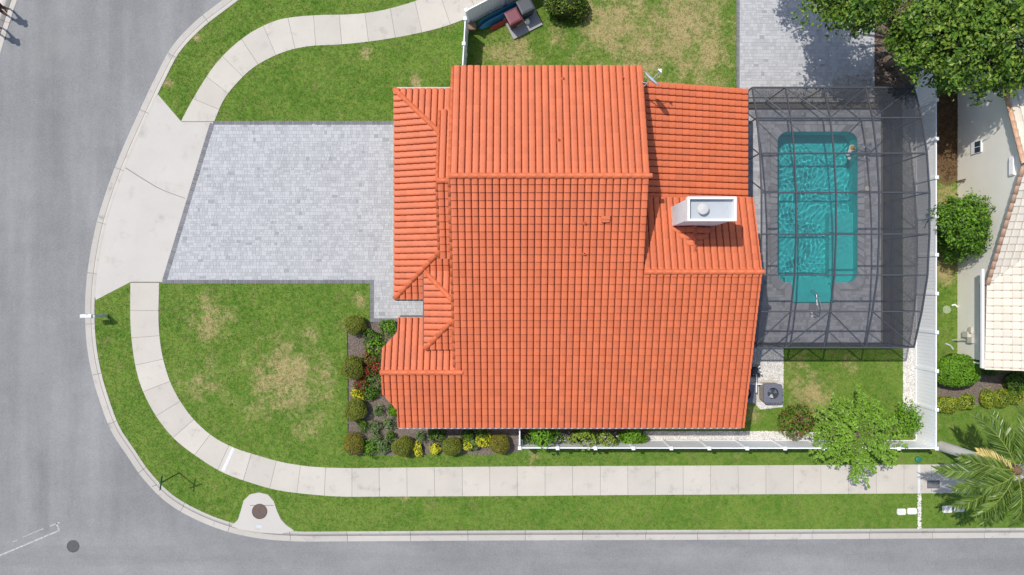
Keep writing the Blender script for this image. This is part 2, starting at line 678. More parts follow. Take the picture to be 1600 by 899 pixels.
PROF = [(0, -.17), (0, ROAD_Z + .006), (.02, ROAD_Z + .012), (.5, -.125), (.565, -.112), (.72, -.02), (.8, .012), (1.0, .024), (1.0, -.1)]
kerb_run('kerb', KERB_OUT, KW, 3.2, PROF, -.12)
far_line = spline(FAR[:12], .3)[::-1]
kerb_run('far_kerb', far_line, KW, 3.2, PROF, -.12)
far_in = offset(far_line, KW)
far_walk = offset(far_line, KW + 1.2)
fw = sheet('far_path', [[tuple(p) for p in offset(far_line, KW - .05)] + [tuple(p) for p in far_walk[::-1]]], .004, M_CONC)
tag(fw, kind='structure')
fl = sheet('far_verge', [[tuple(p) for p in offset(far_line, KW + 1.15)] + [tuple(p) for p in offset(far_line, 14)[::-1]]], 0.0, M_FARGRASS)
tag(fl, kind='structure')


# ------------------------------------------------------------ pavements
def slabs(name, outer, inner, joints, z=.022, mats=M_CONC):
    """slabs between two edge lines, cut at equal steps (joints = count)"""
    A, D = resample(outer, n=joints * 6 + 1), resample(inner, n=2400)
    ix = np.array([np.argmin(np.sum((D - q) ** 2, 1)) for q in A])
    ix[:7] = np.linspace(0, ix[6], 7).astype(int) if ix[6] > 20 else np.linspace(0, ix[12] * .5, 7).astype(int)
    ix[6:13] = np.linspace(ix[6], ix[12], 7).astype(int)
    ix[-7:] = np.linspace(ix[-7], len(D) - 1, 7).astype(int)
    B = D[np.maximum.accumulate(ix)]
    root = sheet(name, [[tuple(p) for p in A] + [tuple(p) for p in B[::-1]]], z - .018, M_JOINT)
    tag(root, kind='structure')
    for s in range(joints):
        a, b = A[s * 6:s * 6 + 7].copy(), B[s * 6:s * 6 + 7].copy()
        for q in (a, b):
            d = np.linalg.norm(q[1] - q[0])
            q[0] += (q[1] - q[0]) / d * .007
            q[-1] += (q[-2] - q[-1]) / d * .007
        poly = [tuple(p) for p in a] + [tuple(p) for p in b[::-1]]
        zz = z + random.uniform(-.003, .003)
        MB().prism(poly, -.09, zz, bottom=False).build('slab', mats, root)
    return root


UP_OUT = spline(PP([(283, 190), (300, 158), (325, 117), (350, 86), (385, 56), (420, 37), (452, 28), (500, 24), (545, 23), (590, 18), (640, 5), (690, -14), (760, -44)]), .2)
UP_IN = spline(PP([(335, 190), (350, 156), (375, 125), (402, 102), (440, 83), (480, 73), (530, 70), (580, 65), (630, 57), (680, 46), (722, 32), (770, 10), (830, -14)]), .2)
slabs('sidewalk', UP_OUT, UP_IN, 14)
LO_OUT = spline(PP([(204, 442), (204, 500), (207, 540), (213, 577), (224, 612), (244, 650), (272, 685), (306, 712), (348, 738), (400, 757), (440, 767), (490, 773), (535, 776),
                    (600, 776), (800, 775), (1000, 773.5), (1435, 771), (1600, 770), (1800, 769)]), .2)
LO_IN = spline(PP([(249, 442), (248, 500), (252, 545), (262, 585), (276, 617), (300, 652), (330, 680), (362, 698), (400, 711), (440, 722), (485, 729), (540, 731.5), (600, 731),
                   (800, 729), (1000, 728), (1435, 726), (1600, 725), (1800, 724)]), .2)
slabs('curved_sidewalk', LO_OUT, LO_IN, 42)
# whitewashed bands either side of one joint on the bend
b = sheet('joint_patch', [PP([(346, 735), (363, 699), (367, 701), (351, 737)]), ], .028, mat('whitewash', (.60, .595, .58), .7, .3, .1, 6))
tag(b, 'white painted band at a joint of the curved sidewalk', 'paint')
b = sheet('joint_filler', [PP([(1433.5, 771), (1433.5, 726), (1437.5, 726), (1437.5, 771)])], .029, mat('whitewash', (.72, .72, .72)))
tag(b, 'white filler strip across the sidewalk beside the dark meter cover', 'paint')

ki = [tuple(p) for p in KERB_IN]
ap_l = [p for p in ki if P(0, 468)[1] < p[1] < P(0, 148)[1]]
apron_poly = [P(247, 148), P(283, 190), P(335, 190.5), P(256, 441), P(204, 441), P(150, 469)] + ap_l[::-1]
apron = MB().prism(apron_poly, -.1, .02, bottom=False).build('driveway_apron', M_APRON)
tag(apron, kind='structure')
cr = sheet('apron_joint', [[P(197, 262), P(222, 278), P(245, 292), P(262, 300), P(289, 309.5), P(289, 310.6), P(262, 301), P(244, 293), P(221, 279), P(196, 263.2)],
                           PP([(284, 190), (335, 190), (335, 191), (284, 191)]), PP([(204, 440.4), (250, 440.4), (250, 441.6), (204, 441.6)])], .0245, mat('apron_crack', (.24, .22, .19), .9, .1), apron)


def pavers(root, poly, m, z=.026, big=250, ang=0.0, hole=None, cell=.062):
    xs = [p[0] for p in poly]
    ys = [p[1] for p in poly]
    x0, x1, y0, y1 = min(xs), max(xs), min(ys), max(ys)
    rects = []
    y = y0
    while y < y1:                       # bands of random depth, filled with single, double and split stones
        h = random.choice((2, 3, 3, 4)) * cell
        x = x0 - random.random() * cell * 3
        while x < x1:
            w = random.choice((2, 3, 3, 4, 4, 5)) * cell * random.uniform(.94, 1.06)
            if h > 3.5 * cell and random.random() < .6:
                f = random.choice((.5, .5, .38, .62))
                rects += [(x, y, w, h * f), (x, y + h * f, w, h * (1 - f))]
            elif w > 3.5 * cell and random.random() < .3:
                rects += [(x, y, w / 2, h), (x + w / 2, y, w / 2, h)]
            else:
                rects.append((x, y, w, h))
            x += w
        y += h
    a = np.array(rects)
    hi = np.minimum(a[:, :2] + a[:, 2:], [x1, y1])
    a[:, :2] = np.maximum(a[:, :2], [x0, y0])
    a[:, 2:] = hi - a[:, :2]
    a = a[(a[:, 2] > .03) & (a[:, 3] > .02)]
    ok = inside(np.stack([a[:, 0] + a[:, 2] / 2, a[:, 1] + a[:, 3] / 2], 1), poly)
    if hole is not None:
        for fx in (0, .5, 1):
            for fy in (0, .5, 1):
                ok &= ~inside(np.stack([a[:, 0] + a[:, 2] * fx, a[:, 1] + a[:, 3] * fy], 1), hole)
    a = a[ok]
    order = np.argsort(-(a[:, 2] * a[:, 3]) + rng.random(len(a)) * 1e-3)
    gap = .0035
    singles, rest = a[order[:big]], a[order[big:]]
    shared = {}
    for x, y, w, h in singles:
        w, h = round(w / .02) * .02, round(h, 3)
        key = (w, h)
        if key not in shared:
            o = MB().box(gap, gap, -.02, w - gap, h - gap, 0).build('paver', m)
            o.location = (x, y, z + random.uniform(-.002, .002))
            shared[key] = o.data
        else:
            o = bpy.data.objects.new('paver', shared[key])
            o.location = (x, y, z + random.uniform(-.002, .002))
            COL.objects.link(o)
        o.parent = root
    n = len(rest)
    V = np.empty((n, 8, 3))
    zt = z + rng.uniform(-.0025, .0025, n)
    for k, (fx, fy) in enumerate(((0, 0), (1, 0), (1, 1), (0, 1))):
        X = rest[:, 0] + np.where(fx, rest[:, 2] - gap, gap)
        Y = rest[:, 1] + np.where(fy, rest[:, 3] - gap, gap)
        V[:, k] = np.stack([X, Y, np.full(n, z - .02)], 1)
        V[:, 4 + k] = np.stack([X, Y, zt], 1)
    i = np.arange(n)[:, None] * 8
    Q = np.concatenate([i + np.array([q]) for q in ((4, 5, 6, 7), (0, 1, 5, 4), (1, 2, 6, 5), (2, 3, 7, 6), (3, 0, 4, 7))])
    o = np_mesh('small_pavers', V.reshape(-1, 3), Q, m, root, np.repeat(rng.random(n), 8))
    o['kind'] = 'stuff'


def border(root, path, width, z, m, unit=.12):
    """soldier course: one joined run of narrow bricks along a path"""
    p = resample(np.array(path), step=unit)
    mb = MB()
    rn = []
    for a, b in zip(p[:-1], p[1:]):
        d = (b - a) / np.linalg.norm(b - a)
        nrm = np.array([-d[1], d[0]]) * width / 2
        a2, b2 = a + d * .004, b - d * .004
        q = [a2 - nrm, b2 - nrm, b2 + nrm, a2 + nrm]
        mb.prism([tuple(v) for v in q], z - .03, z + random.uniform(-.002, .002), bottom=False)
        rn += [random.random()] * 8
    o = mesh('border_bricks', mb.V, mb.F, m, root, rnd=rn)
    o['kind'] = 'stuff'


dw_poly = PP([(334, 194), (670, 194), (670, 499), (582, 499), (582, 439), (257, 439)])
driveway = sheet('driveway', [dw_poly], .019, M_PBASE)
tag(driveway, kind='structure')
pavers(driveway, PP([(334, 194), (670, 194), (670, 439), (257, 439)]), M_PAVER, big=260)
pavers(driveway, PP([(582, 439), (670, 439), (670, 499), (582, 499)]), M_PAVER, big=40)
border(driveway, PP([(333, 192.5), (640, 192.5)]), .2, .03, M_BORDER)
border(driveway, PP([(332, 193), (257, 440)]), .24, .031, M_BORDER)
border(driveway, PP([(254, 440.5), (584, 440.5)]), .2, .033, M_BORDER)
border(driveway, PP([(581.5, 438), (581.5, 502)]), .2, .035, M_BORDER)
border(driveway, PP([(579, 500.5), (640, 500.5)]), .2, .037, M_BORDER)

patio_poly = PP([(1153, 160), (1153, -60), (1366, -60), (1366, 160)])
patio = sheet('patio', [patio_poly], .019, M_PBASE)
tag(patio, kind='structure')
pavers(patio, patio_poly, M_PAVER, big=150)
border(patio, PP([(1153, 160), (1153, -60)]), .16, .03, M_BORDER)

deck_poly = PP([(1120, 172), (1376, 172), (1376, 537), (1120, 537)])
hole = pool_outline(.30)
deck = sheet('pool_deck', [deck_poly], .023, M_PBASE, holes=[pool_outline(.02)[::-1]])
tag(deck, kind='structure')
pavers(deck, deck_poly, M_PAVER2, z=.03, big=150, hole=pool_outline(.27))

# ------------------------------------------------------------ swimming pool
pool = empty('swimming_pool', (15.9, 4.2, 0), 'rounded turquoise swimming pool with steps inside the screened cage', 'pool')
M_PLASTER = mat('teal_plaster', (.09, .84, .83), .8, .2, .1, 1.5, .05, 20)
M_PLASTER2 = mat('pale_teal_plaster', (.12, .85, .82), .8, .2, .1, 1.5, .05, 20)
n = len(POOL)
V = [(x, y, .02) for x, y in POOL] + [(x, y, -1.45) for x, y in POOL]
Fs = [((i + 1) % n, i, n + i, n + (i + 1) % n) for i in range(n)]
mesh('wall', V, Fs, M_PLASTER, pool)
sheet('floor', [POOL], -1.42, M_PLASTER, pool)
MB().box(16.77, .18, -1.5, 18.06, 3.95, -.75).build('bench', M_PLASTER2, pool)
MB().box(SX0 - .02, SY0 - .02, -1.5, SX1 + .02, -.25, -.30).build('step', M_PLASTER2, pool)
MB().box(SX0 - .02, -.25, -1.5, SX1 + .02, .15, -.55).build('step', M_PLASTER2, pool)
MB().box(SX0 - .02, .15, -1.5, SX1 + .02, .55, -.85).build('step', M_PLASTER2, pool)
# coping stones round the rim
oc, ic = np.array(pool_outline(.30)), np.array(pool_outline(-.04))
oc, ic = np.vstack([oc, oc[:1]]), np.vstack([ic, ic[:1]])
segs = []
for k in range(len(oc) - 1):
    L = np.linalg.norm(ic[k + 1] - ic[k])
    m_ = max(1, int(round(L / .32)))
    for q in range(m_):
        f0, f1 = q / m_ + .004, (q + 1) / m_ - .004
        o0, o1 = oc[k] + (oc[k + 1] - oc[k]) * f0, oc[k] + (oc[k + 1] - oc[k]) * f1
        i0, i1 = ic[k] + (ic[k + 1] - ic[k]) * f0, ic[k] + (ic[k + 1] - ic[k]) * f1
        MB().prism([tuple(o0), tuple(o1), tuple(i1), tuple(i0)], -.03, .045 + random.uniform(-.002, .002)).build('coping_stone', M_PAVER2, pool)


def water():
    cell = .02
    x0, y0 = PX0 - .05, SY0 - .05
    nx, ny = int((PX1 + .05 - x0) / cell) + 1, int((PY1 + .05 - y0) / cell) + 1
    X, Y = np.meshgrid(x0 + np.arange(nx) * cell, y0 + np.arange(ny) * cell, indexing='ij')
    Z = np.zeros_like(X)
    r2 = np.random.default_rng(3)
    warp = .12 * np.sin(X * 2.1 + 1.3 * np.sin(Y * 1.7)) + .1 * np.sin(Y * 2.9 + X)
    for k in range(34):
        wl = r2.uniform(.12, .36)
        a = r2.normal(.9, 1.6)
        amp = .00045 * (wl / .25) ** 1.6
        Z += amp * np.sin(2 * math.pi / wl * ((X + warp) * math.cos(a) + (Y + warp) * math.sin(a)) + r2.uniform(0, 7))
    calm = .35 + .65 / (1 + np.exp(-(Y - .8) * 4))
    calm *= 1 - .55 / (1 + np.exp(-(X - 16.9) * 6)) / (1 + np.exp((Y - 4.0) * 4))
    calm *= 1 - .5 / (1 + np.exp(-(Y - 7.5) * 8))
    Z = Z * calm - .09
    idx = -np.ones(X.shape, int)
    cx, cy = X[:-1, :-1] + cell / 2, Y[:-1, :-1] + cell / 2
    ok = inside(np.stack([cx.ravel(), cy.ravel()], 1), pool_outline(.03)).reshape(cx.shape)
    i, j = np.nonzero(ok)
    vid = lambda a, b: a * X.shape[1] + b
    Q = np.stack([vid(i, j), vid(i + 1, j), vid(i + 1, j + 1), vid(i, j + 1)], 1)
    V = np.stack([X.ravel(), Y.ravel(), Z.ravel()], 1)
    u, inv = np.unique(Q, return_inverse=True)
    t = NT('pool_water')
    gl = t.n.new('ShaderNodeBsdfRefraction')
    gl.inputs['Color'].default_value = (.78, .99, 1.0, 1)
    gl.inputs['IOR'].default_value = 1.33
    gl.inputs['Roughness'].default_value = 0
    t.link(gl.outputs[0], t.out.inputs['Surface'])
    w = np_mesh('water', V[u], inv.reshape(Q.shape), t.m, pool, smooth=True)
    # the sun's light bends through the ripples on to the plaster
    w.cycles.is_caustics_caster = True
    for o in pool.children:
        if o != w:
            o.cycles.is_caustics_receiver = True


water()

# ------------------------------------------------------------ tiled roofs
def tile_template(w, e, hgt, lift, prof, over=.03):
    k = len(prof)
    top0 = [(u * w, 0.0, h * hgt + lift) for u, h in prof]
    top1 = [(u * w, e + over, h * hgt) for u, h in prof]
    low = [(u * w, .004, -.02) for u, h in prof]
    V = top0 + top1 + low
    Fs = [(i, i + 1, k + i + 1, k + i) for i in range(k - 1)] + [(2 * k + i, 2 * k + i + 1, i + 1, i) for i in range(k - 1)]
    return np.array(V), Fs


BARREL = [(0, -.8), (.012, .45), (.09, .84), (.28, 1), (.62, 1), (.80, .84), (.882, .45), (.894, -.8), (1, -.8)]
FLATS = [(0, -.5), (.03, .7), (.2, 1), (.5, .92), (.8, .8), (.9, .5), (.92, -.5), (1, -.5)]


class Roof:
    def __init__(self, m, w, e, hgt, lift, prof):
        self.m, self.w, self.e = m, w, e
        self.T, self.TF = tile_template(w, e, hgt, lift, prof)
        self.full = []          # frames of uncut tiles
        self.cut = MB()
        self.cut_r = []
        self.deck = MB()

    def plane(self, B, W, p, polys, skip=None, thick=.16):
        w, e = self.w, self.e
        W = np.array(W, float)
        U = np.array([W[1], -W[0]])
        L = math.sqrt(1 + p * p)
        U3, S3 = np.array([*U, 0]), np.array([*W, p]) / L
        N3 = np.cross(U3, S3)
        Bv = np.array(B, float)
        zf = lambda x, y: B[2] + p * ((x - B[0]) * W[0] + (y - B[1]) * W[1])
        for poly in polys:
            self.deck.prism(poly, lambda x, y: zf(x, y) - thick, lambda x, y: zf(x, y) - .012)
            us = [np.dot(np.array(q) - Bv[:2], U) for q in poly]
            ss = [np.dot(np.array(q) - Bv[:2], W) * L for q in poly]
            pl = list(zip(us, ss))
            ar = sum(pl[i][0] * pl[(i + 1) % len(pl)][1] - pl[(i + 1) % len(pl)][0] * pl[i][1] for i in range(len(pl)))
            if ar < 0:
                pl = pl[::-1]
            edges = []
            for i in range(len(pl)):
                a, b = np.array(pl[i]), np.array(pl[(i + 1) % len(pl)])
                d = (b - a) / np.linalg.norm(b - a)
                edges.append((a, np.array([d[1], -d[0]])))   # outward normal
            bm = bmesh.new()
            nb = 0
            for i in range(math.floor(min(us) / w + 1e-6), math.ceil(max(us) / w - 1e-6)):
                for j in range(math.floor(min(ss) / e + 1e-6), math.ceil(max(ss) / e - 1e-6)):
                    c = [np.array(q) for q in ((i * w, j * e), ((i + 1) * w, j * e), ((i + 1) * w, (j + 1) * e), (i * w, (j + 1) * e))]
                    dist = np.array([[np.dot(q - a, nn) for q in c] for a, nn in edges])
                    if (dist.min(axis=1) > -.004).any():
                        continue
                    if (dist.max(axis=1) < .012).all():
                        O = Bv + U3 * i * w + S3 * j * e
                        self.full.append((O, U3, S3, N3))
                    else:
                        vs = [bm.verts.new(v + np.array([i * w, j * e, 0])) for v in self.T]
                        for f in self.TF:
                            bm.faces.new([vs[q] for q in f])
                        nb += 1
            if nb:
                for a, nn in edges:
                    bmesh.ops.bisect_plane(bm, geom=bm.verts[:] + bm.edges[:] + bm.faces[:], plane_co=(a[0], a[1], 0), plane_no=(nn[0], nn[1], 0), clear_outer=True)
                bm.verts.index_update()
                VV = [Bv + U3 * v.co.x + S3 * v.co.y + N3 * v.co.z for v in bm.verts]
                self.cut.add(VV, [[v.index for v in f.verts] for f in bm.faces])
            bm.free()

    def build(self, root, singles, name='tile'):
        deck = self.deck.build('roof', M_DECK, root)
        c = np.array([0, 0, CAM_H])

        def size(fr):
            v = c - fr[0]
            d = np.linalg.norm(v)
            px = 800 + fr[0][0] * FOC / (CAM_H - fr[0][2])
            py = 449.5 - fr[0][1] * FOC / (CAM_H - fr[0][2])
            vis = 1 if (-5 < px < 1598 and -5 < py < 904) else 0
            return vis * np.dot(v, fr[3]) / d ** 3
        fs = sorted(self.full, key=size, reverse=True)
        me = None
        for O, U, S, N in fs[:singles]:
            if me is None:
                o = mesh(name, self.T, self.TF, self.m)
                me = o.data
            else:
                o = bpy.data.objects.new(name, me)
                COL.objects.link(o)
            o.matrix_world = Matrix(((U[0], S[0], N[0], O[0]), (U[1], S[1], N[1], O[1]), (U[2], S[2], N[2], O[2]), (0, 0, 0, 1)))
            mw = o.matrix_world.copy()
            o.parent = deck
            o.matrix_basis = mw if root is None else Matrix.Translation(-Vector(deck.location)) @ mw
            o.matrix_parent_inverse = deck_inv
        rest = fs[singles:]
        V, Fs, rn = [], [], []
        b = 0
        for O, U, S, N in rest:
            V.append(O + self.T[:, :1] * U + self.T[:, 1:2] * S + self.T[:, 2:] * N)
            r = random.random()
            rn += [r] * len(self.T)
            for f in self.TF:
                Fs.append([q + b for q in f])
            b += len(self.T)
        V = [tuple(v) for blk in V for v in blk] + self.cut.V
        Fs += [[q + b for q in f] for f in self.cut.F]
        rn += [.5] * len(self.cut.V)
        o = mesh('tile_field', V, Fs, self.m, rnd=rn)
        o.parent = deck
        o.matrix_parent_inverse = deck_inv
        o['kind'] = 'stuff'
        return deck


deck_inv = Matrix.Identity(4)


def cap_template(L, r0, r1, n=7):
    V, Fs = [], []
    for s, r in ((0, r0), (L, r1)):
        for k in range(n):
            a = math.pi * k / (n - 1)
            V.append((s, r * math.cos(a), r * math.sin(a) * .92 - .02))
    for k in range(n):
        a = math.pi * k / (n - 1)
        V.append((.002, (r0 - .03) * math.cos(a), (r0 - .03) * math.sin(a) * .92 - .02))
    for k in range(n - 1):
        Fs.append((k, k + 1, n + k + 1, n + k))
        Fs.append((2 * n + k, 2 * n + k + 1, k + 1, k))
    return V, Fs


CAPS = {}


def ridge(deck, a, b, m, r=.135, L=.42, lift=.05, name='ridge_tile'):
    a, b = Vector(a), Vector(b)
    d = b - a
    n = max(1, round(d.length / L))
    st = d.length / n
    key = (round(st, 2), r, m.name)
    x = d.normalized()
    y = Vector((0, 0, 1)).cross(x).normalized()
    z = x.cross(y)
    for i in range(n):
        if key not in CAPS:
            V, Fs = cap_template(st + .05, r * 1.04, r * .80)
            o = mesh(name, V, Fs, m, smooth=False)
            o.data.polygons.foreach_set('use_smooth', [True] * len(o.data.polygons))
            CAPS[key] = o.data
        else:
            o = bpy.data.objects.new(name, CAPS[key])
            COL.objects.link(o)
        O = a + x * st * i + z * lift
        mw = Matrix(((x.x, y.x, z.x, O.x), (x.y, y.y, z.y, O.y), (x.z, y.z, z.z, O.z), (0, 0, 0, 1)))
        o.parent = deck
        o.matrix_basis = mw


# ------------------------------------------------------------ the house
house = empty('house', (0, 0, 0), 'large house with bright terracotta barrel tile roof and white chimney', 'house')
p = .322
zA = lambda x, y: 2.7 + p * (y + 6.71)
zB = lambda x, y: 6.40 - p * (y - 4.78)
zC = lambda x, y: 5.09 - p * (y - .70)
pD = .24
zD = lambda x, y: 2.7 + pD * (11.3 - x)
rf = Roof(M_TILE, .305, .345, .066, .070, BARREL)
XL, XR, XE = -2.65, 5.89, 11.16
rf.plane((XL - 12 * .305, -6.71, 2.7), (0, 1), p, [[(XL, -6.71), (XR, -6.71), (XR, 4.78), (XL, 4.78)], [(XR, -6.71), (XE, -6.71), (XE, .7), (XR, .7)],
                                                   [(-5.49, -6.71), (XL, -6.71), (XL, -3.98), (-5.49, -3.98)], [(-6.14, -5.0), (-5.49, -5.8), (-5.49, -3.98), (-6.14, -3.98)]])
rf.plane((XL + 28 * .305, 9.98, zB(0, 9.98)), (0, -1), p, [[(XL, 9.98), (XR, 9.98), (XR, 4.78), (XL, 4.78)]])
rf.plane((XR + 18 * .305, 4.14, zC(0, 4.14)), (0, -1), p, [[(XR, 4.14), (XE, 4.14), (XE, .7), (XR, .7)]])
rf.plane((11.3, 9.6, 2.7), (-1, 0), pD, [[(5.7, 4.0), (11.3, 4.0), (11.3, 9.55), (5.7, 9.55)]])
# left wing back slope, split round the bay
zE = lambda x, y: 3.58 - p * (y + 3.98)
rf.plane((XL, -1.46, zE(0, -1.46)), (0, -1), p, [[(-5.47, -1.46), (-4.15, -1.46), (-4.15, -3.98), (-5.47, -3.98)], [(-4.15, -2.6), (XL, -2.6), (XL, -3.98), (-4.15, -3.98)],
                                                  [(-5.47, -2.15), (-5.47, -3.98), (-6.14, -3.98), (-6.14, -2.9)]])
# garage: west, back and front slopes between hips
GX, GY0, GY1, GR = -5.65, -.54, 9.54, -3.3
d_ = GR - GX
rf.plane((GX, GY1, 2.7), (1, 0), p, [[(GX, GY0), (GR, GY0 + d_), (GR, GY1 - d_), (GX, GY1)]])
rf.plane((XL, GY1, 2.7), (0, -1), p, [[(GX, GY1), (XL, GY1), (XL, GY1 - d_), (GR, GY1 - d_)]])
rf.plane((XL - 12 * .305, GY0, 2.7), (0, 1), p, [[(GX, GY0), (-4.15, GY0), (-4.15, GY0 + 1.5)], [(-4.15, .74), (XL, .74), (XL, GY0 + d_), (GR, GY0 + d_), (-4.15, GY0 + 1.5)]])
# upper tier beside the main gable
zI = lambda x, y: 5.6 - p * abs(y - 4.69)
TX = -3.27
rf.plane((TX, 1.34, zI(0, 1.34)), (0, 1), p, [[(TX, 1.34), (XL, 1.34), (XL, 4.69), (TX, 4.69)]])
rf.plane((XL, 8.05, zI(0, 8.05)), (0, -1), p, [[(TX, 8.05), (XL, 8.05), (XL, 4.69), (TX, 4.69)]])
# entry roof: west slope with two hips
EX, EY0, EY1, EZ = -4.1, -2.88, .74, 3.4
d2 = XL - EX
rf.plane((EX, EY1, EZ), (1, 0), p, [[(EX, EY0), (XL, EY0 + d2), (XL, EY1 - d2), (EX, EY1)]])
rf.plane((XL, EY1, EZ), (0, -1), p, [[(EX, EY1), (XL, EY1), (XL, EY1 - d2)]])
rf.plane((XL - 12 * .305, EY0, EZ), (0, 1), p, [[(EX, EY0), (XL, EY0), (XL, EY0 + d2)]])
# cricket behind the chimney
CX0, CX1, CY0, CY1, CZ = 7.26, 9.24, 2.76, 3.73, 7.5
cm = (CX0 + CX1) / 2
kz = zC(0, CY0)
kp = .36
kr = kz + kp * (cm - CX0)
ky = .7 + (5.09 - kr) / p
rf.plane((CX0, CY0, kz), (1, 0), kp, [[(CX0, CY0), (cm, CY0), (cm, ky)]])
rf.plane((CX1, CY0, kz), (-1, 0), kp, [[(CX1, CY0), (cm, ky), (cm, CY0)]])
roof = rf.build(house, 300)

ridge(roof, (XL - .05, 4.78, 6.44), (XR + .05, 4.78, 6.44), M_TILE)
ridge(roof, (XR, .70, 5.13), (XE + .04, .70, 5.13), M_TILE)
ridge(roof, (-6.18, -3.98, 3.62), (XL + .3, -3.98, 3.62), M_TILE)
ridge(roof, (TX - .05, 4.69, 5.64), (XL + .1, 4.69, 5.64), M_TILE)
ridge(roof, (GX, GY1, 2.72), (GR, GY1 - d_, 2.72 + p * d_), M_TILE, lift=.04)
ridge(roof, (GX, GY0, 2.72), (GR, GY0 + d_, 2.72 + p * d_), M_TILE, lift=.04)
ridge(roof, (EX, EY1, EZ + .02), (XL, EY1 - d2, EZ + .02 + p * d2), M_TILE, lift=.04)
ridge(roof, (EX, EY0, EZ + .02), (XL, EY0 + d2, EZ + .02 + p * d2), M_TILE, lift=.04)
ridge(roof, (cm, ky, kr + .02), (cm, CY0, kr + .02), M_TILE, r=.1, lift=.02)
# rake tiles on the left edges
for x, f, ya, yb in ((XL - .03, zA, -3.7, 4.7), (XL - .03, zB, 9.95, 4.85), (TX - .03, zI, 1.36, 4.6), (TX - .03, zI, 8.02, 4.78)):
    ridge(roof, (x, ya, f(x, ya) + .02), (x, yb, f(x, yb) + .02), M_TILE, r=.085, L=.40, lift=.015, name='rake_tile')

# walls
wl = MB()


def yz_body(x0, x1, prof):
    n = len(prof)
    V = [(x0, y, z) for y, z in prof] + [(x1, y, z) for y, z in prof]
    wl.add(V, [tuple(range(n)), tuple(range(2 * n - 1, n - 1, -1))] + [(i, n + i, n + (i + 1) % n, (i + 1) % n) for i in range(n)])


yz_body(-2.3, 5.55, [(-6.25, 0), (9.55, 0), (9.55, zB(0, 9.55) - .2), (4.78, 6.17), (-6.25, zA(0, -6.25) - .2)])
yz_body(5.56, 10.75, [(-6.25, 0), (3.95, 0), (3.95, zC(0, 3.95) - .2), (.7, 4.86), (-6.25, zA(0, -6.25) - .2)])
yz_body(-5.1, -2.31, [(-6.25, 0), (-1.9, 0), (-1.9, zE(0, -1.9) - .2), (-3.98, 3.36), (-6.25, zA(0, -6.25) - .2)])
yz_body(-2.95, -2.32, [(1.75, 2.4), (7.65, 2.4), (7.65, zI(0, 7.65) - .2), (4.69, 5.38), (1.75, zI(0, 1.75) - .2)])
wl.box(5.57, 3.96, 0, 10.85, 9.2, 2.55)
wl.box(5.57, 3.96, 2.55, 8.6, 9.2, 3.1)
wl.box(-5.2, -.05, 0, -2.33, 9.1, 2.52)
wl.box(-3.35, -2.4, 0, -2.34, .3, 3.3)
wl.prism([(-5.72, -4.9), (-5.11, -5.5), (-5.11, -2.4), (-5.72, -3.0)], 0, 2.75)
wl.build('wall', M_STUCCO, house)


def gutter(a, b, w=.08, m=M_VINYL):
    MB().bar(a, b, w, .1).build('gutter', m, house)


gutter((-5.45, -6.78, 2.60), (XE - .1, -6.78, 2.60), .075, mat('off_white_gutter', (.6, .6, .6), .5, .3))
gutter((GX + .05, GY1 + .08, 2.62), (XL, GY1 + .08, 2.62), .09, M_GREYMETAL)
gutter((GX + .1, GY0 - .07, 2.62), (-4.2, GY0 - .07, 2.62), .08, M_BRONZE)
gutter((-5.4, -1.38, zE(0, -1.46) - .09), (-4.2, -1.38, zE(0, -1.46) - .09), .08, M_BRONZE)
gutter((EX - .07, EY0 + .02, EZ - .09), (EX - .07, EY1 - .02, EZ - .09), .08, M_BRONZE)
gutter((11.37, 4.2, 2.62), (11.37, 9.5, 2.62), .08, M_BRONZE)

# chimney
ch = MB()
ch.box(CX0 + .04, CY0 + .04, 3.3, CX1 - .04, CY1 - .04, CZ - .34)
ch.build('chimney', mat('chimney_stucco', (.74, .73, .73), .8, .2, .08, 1.5, .06, 40, bump=.2, stain=((.5, .48, .46), .55, .8, 2.2)), house)
chim = [o for o in house.children if o.name.startswith('chimney')][0]
t_ = .075
cap = MB()
cap.box(CX0 - .02, CY0 - .02, CZ - .34, CX1 + .02, CY0 + t_, CZ)
cap.box(CX0 - .02, CY1 - t_, CZ - .34, CX1 + .02, CY1 + .02, CZ)
cap.box(CX0 - .02, CY0 + t_, CZ - .34, CX0 + t_, CY1 - t_, CZ)
cap.box(CX1 - t_, CY0 + t_, CZ - .34, CX1 + .02, CY1 - t_, CZ)
cap.build('cap_rim', M_WHITE, chim)
MB().box(CX0 + .05, CY0 + .05, CZ - .3, CX1 - .05, CY1 - .05, CZ - .26).build('chase_pan', mat('galvanised_pan', (.40, .43, .45), .5, .4, .1, 2, .05, 30), chim)
MB().lathe([(.17, 0), (.17, .16), (.23, .17), (.24, .22), (.2, .25), (.05, .27)], (7.9, 3.25, CZ - .27), 18).build('flue_cap', mat('zinc', (.5, .49, .47), .5, .4, .15, 9, .1, 40), chim)
# pipe vents through the roof
for px, py, f, r_ in ((880, 123, zB, .035), (973, 122, zB, .035), (873, 219, zB, .04), (914, 349, zA, .04), (913, 397, zA, .045)):
    z = 5.5
    for _ in range(4):
        x, y = P(px, py, z)
        z = f(x, y) + .12
    MB().lathe([(.11, -.13), (.085, -.03), (r_ + .012, 0), (r_ + .01, .1), (r_ - .008, .1), (r_ - .008, .02)], (x, y, z), 12).build('vent_pipe', M_TILE, house)
x, y = P(942, 346, 5.1)
z = zA(x, y) + .08
MB().box(x - .17, y - .13, z - .1, x + .17, y + .12, z + .12).box(x - .19, y - .02, z + .12, x + .19, y + .14, z + .15).build('roof_vent', M_TILE, house)

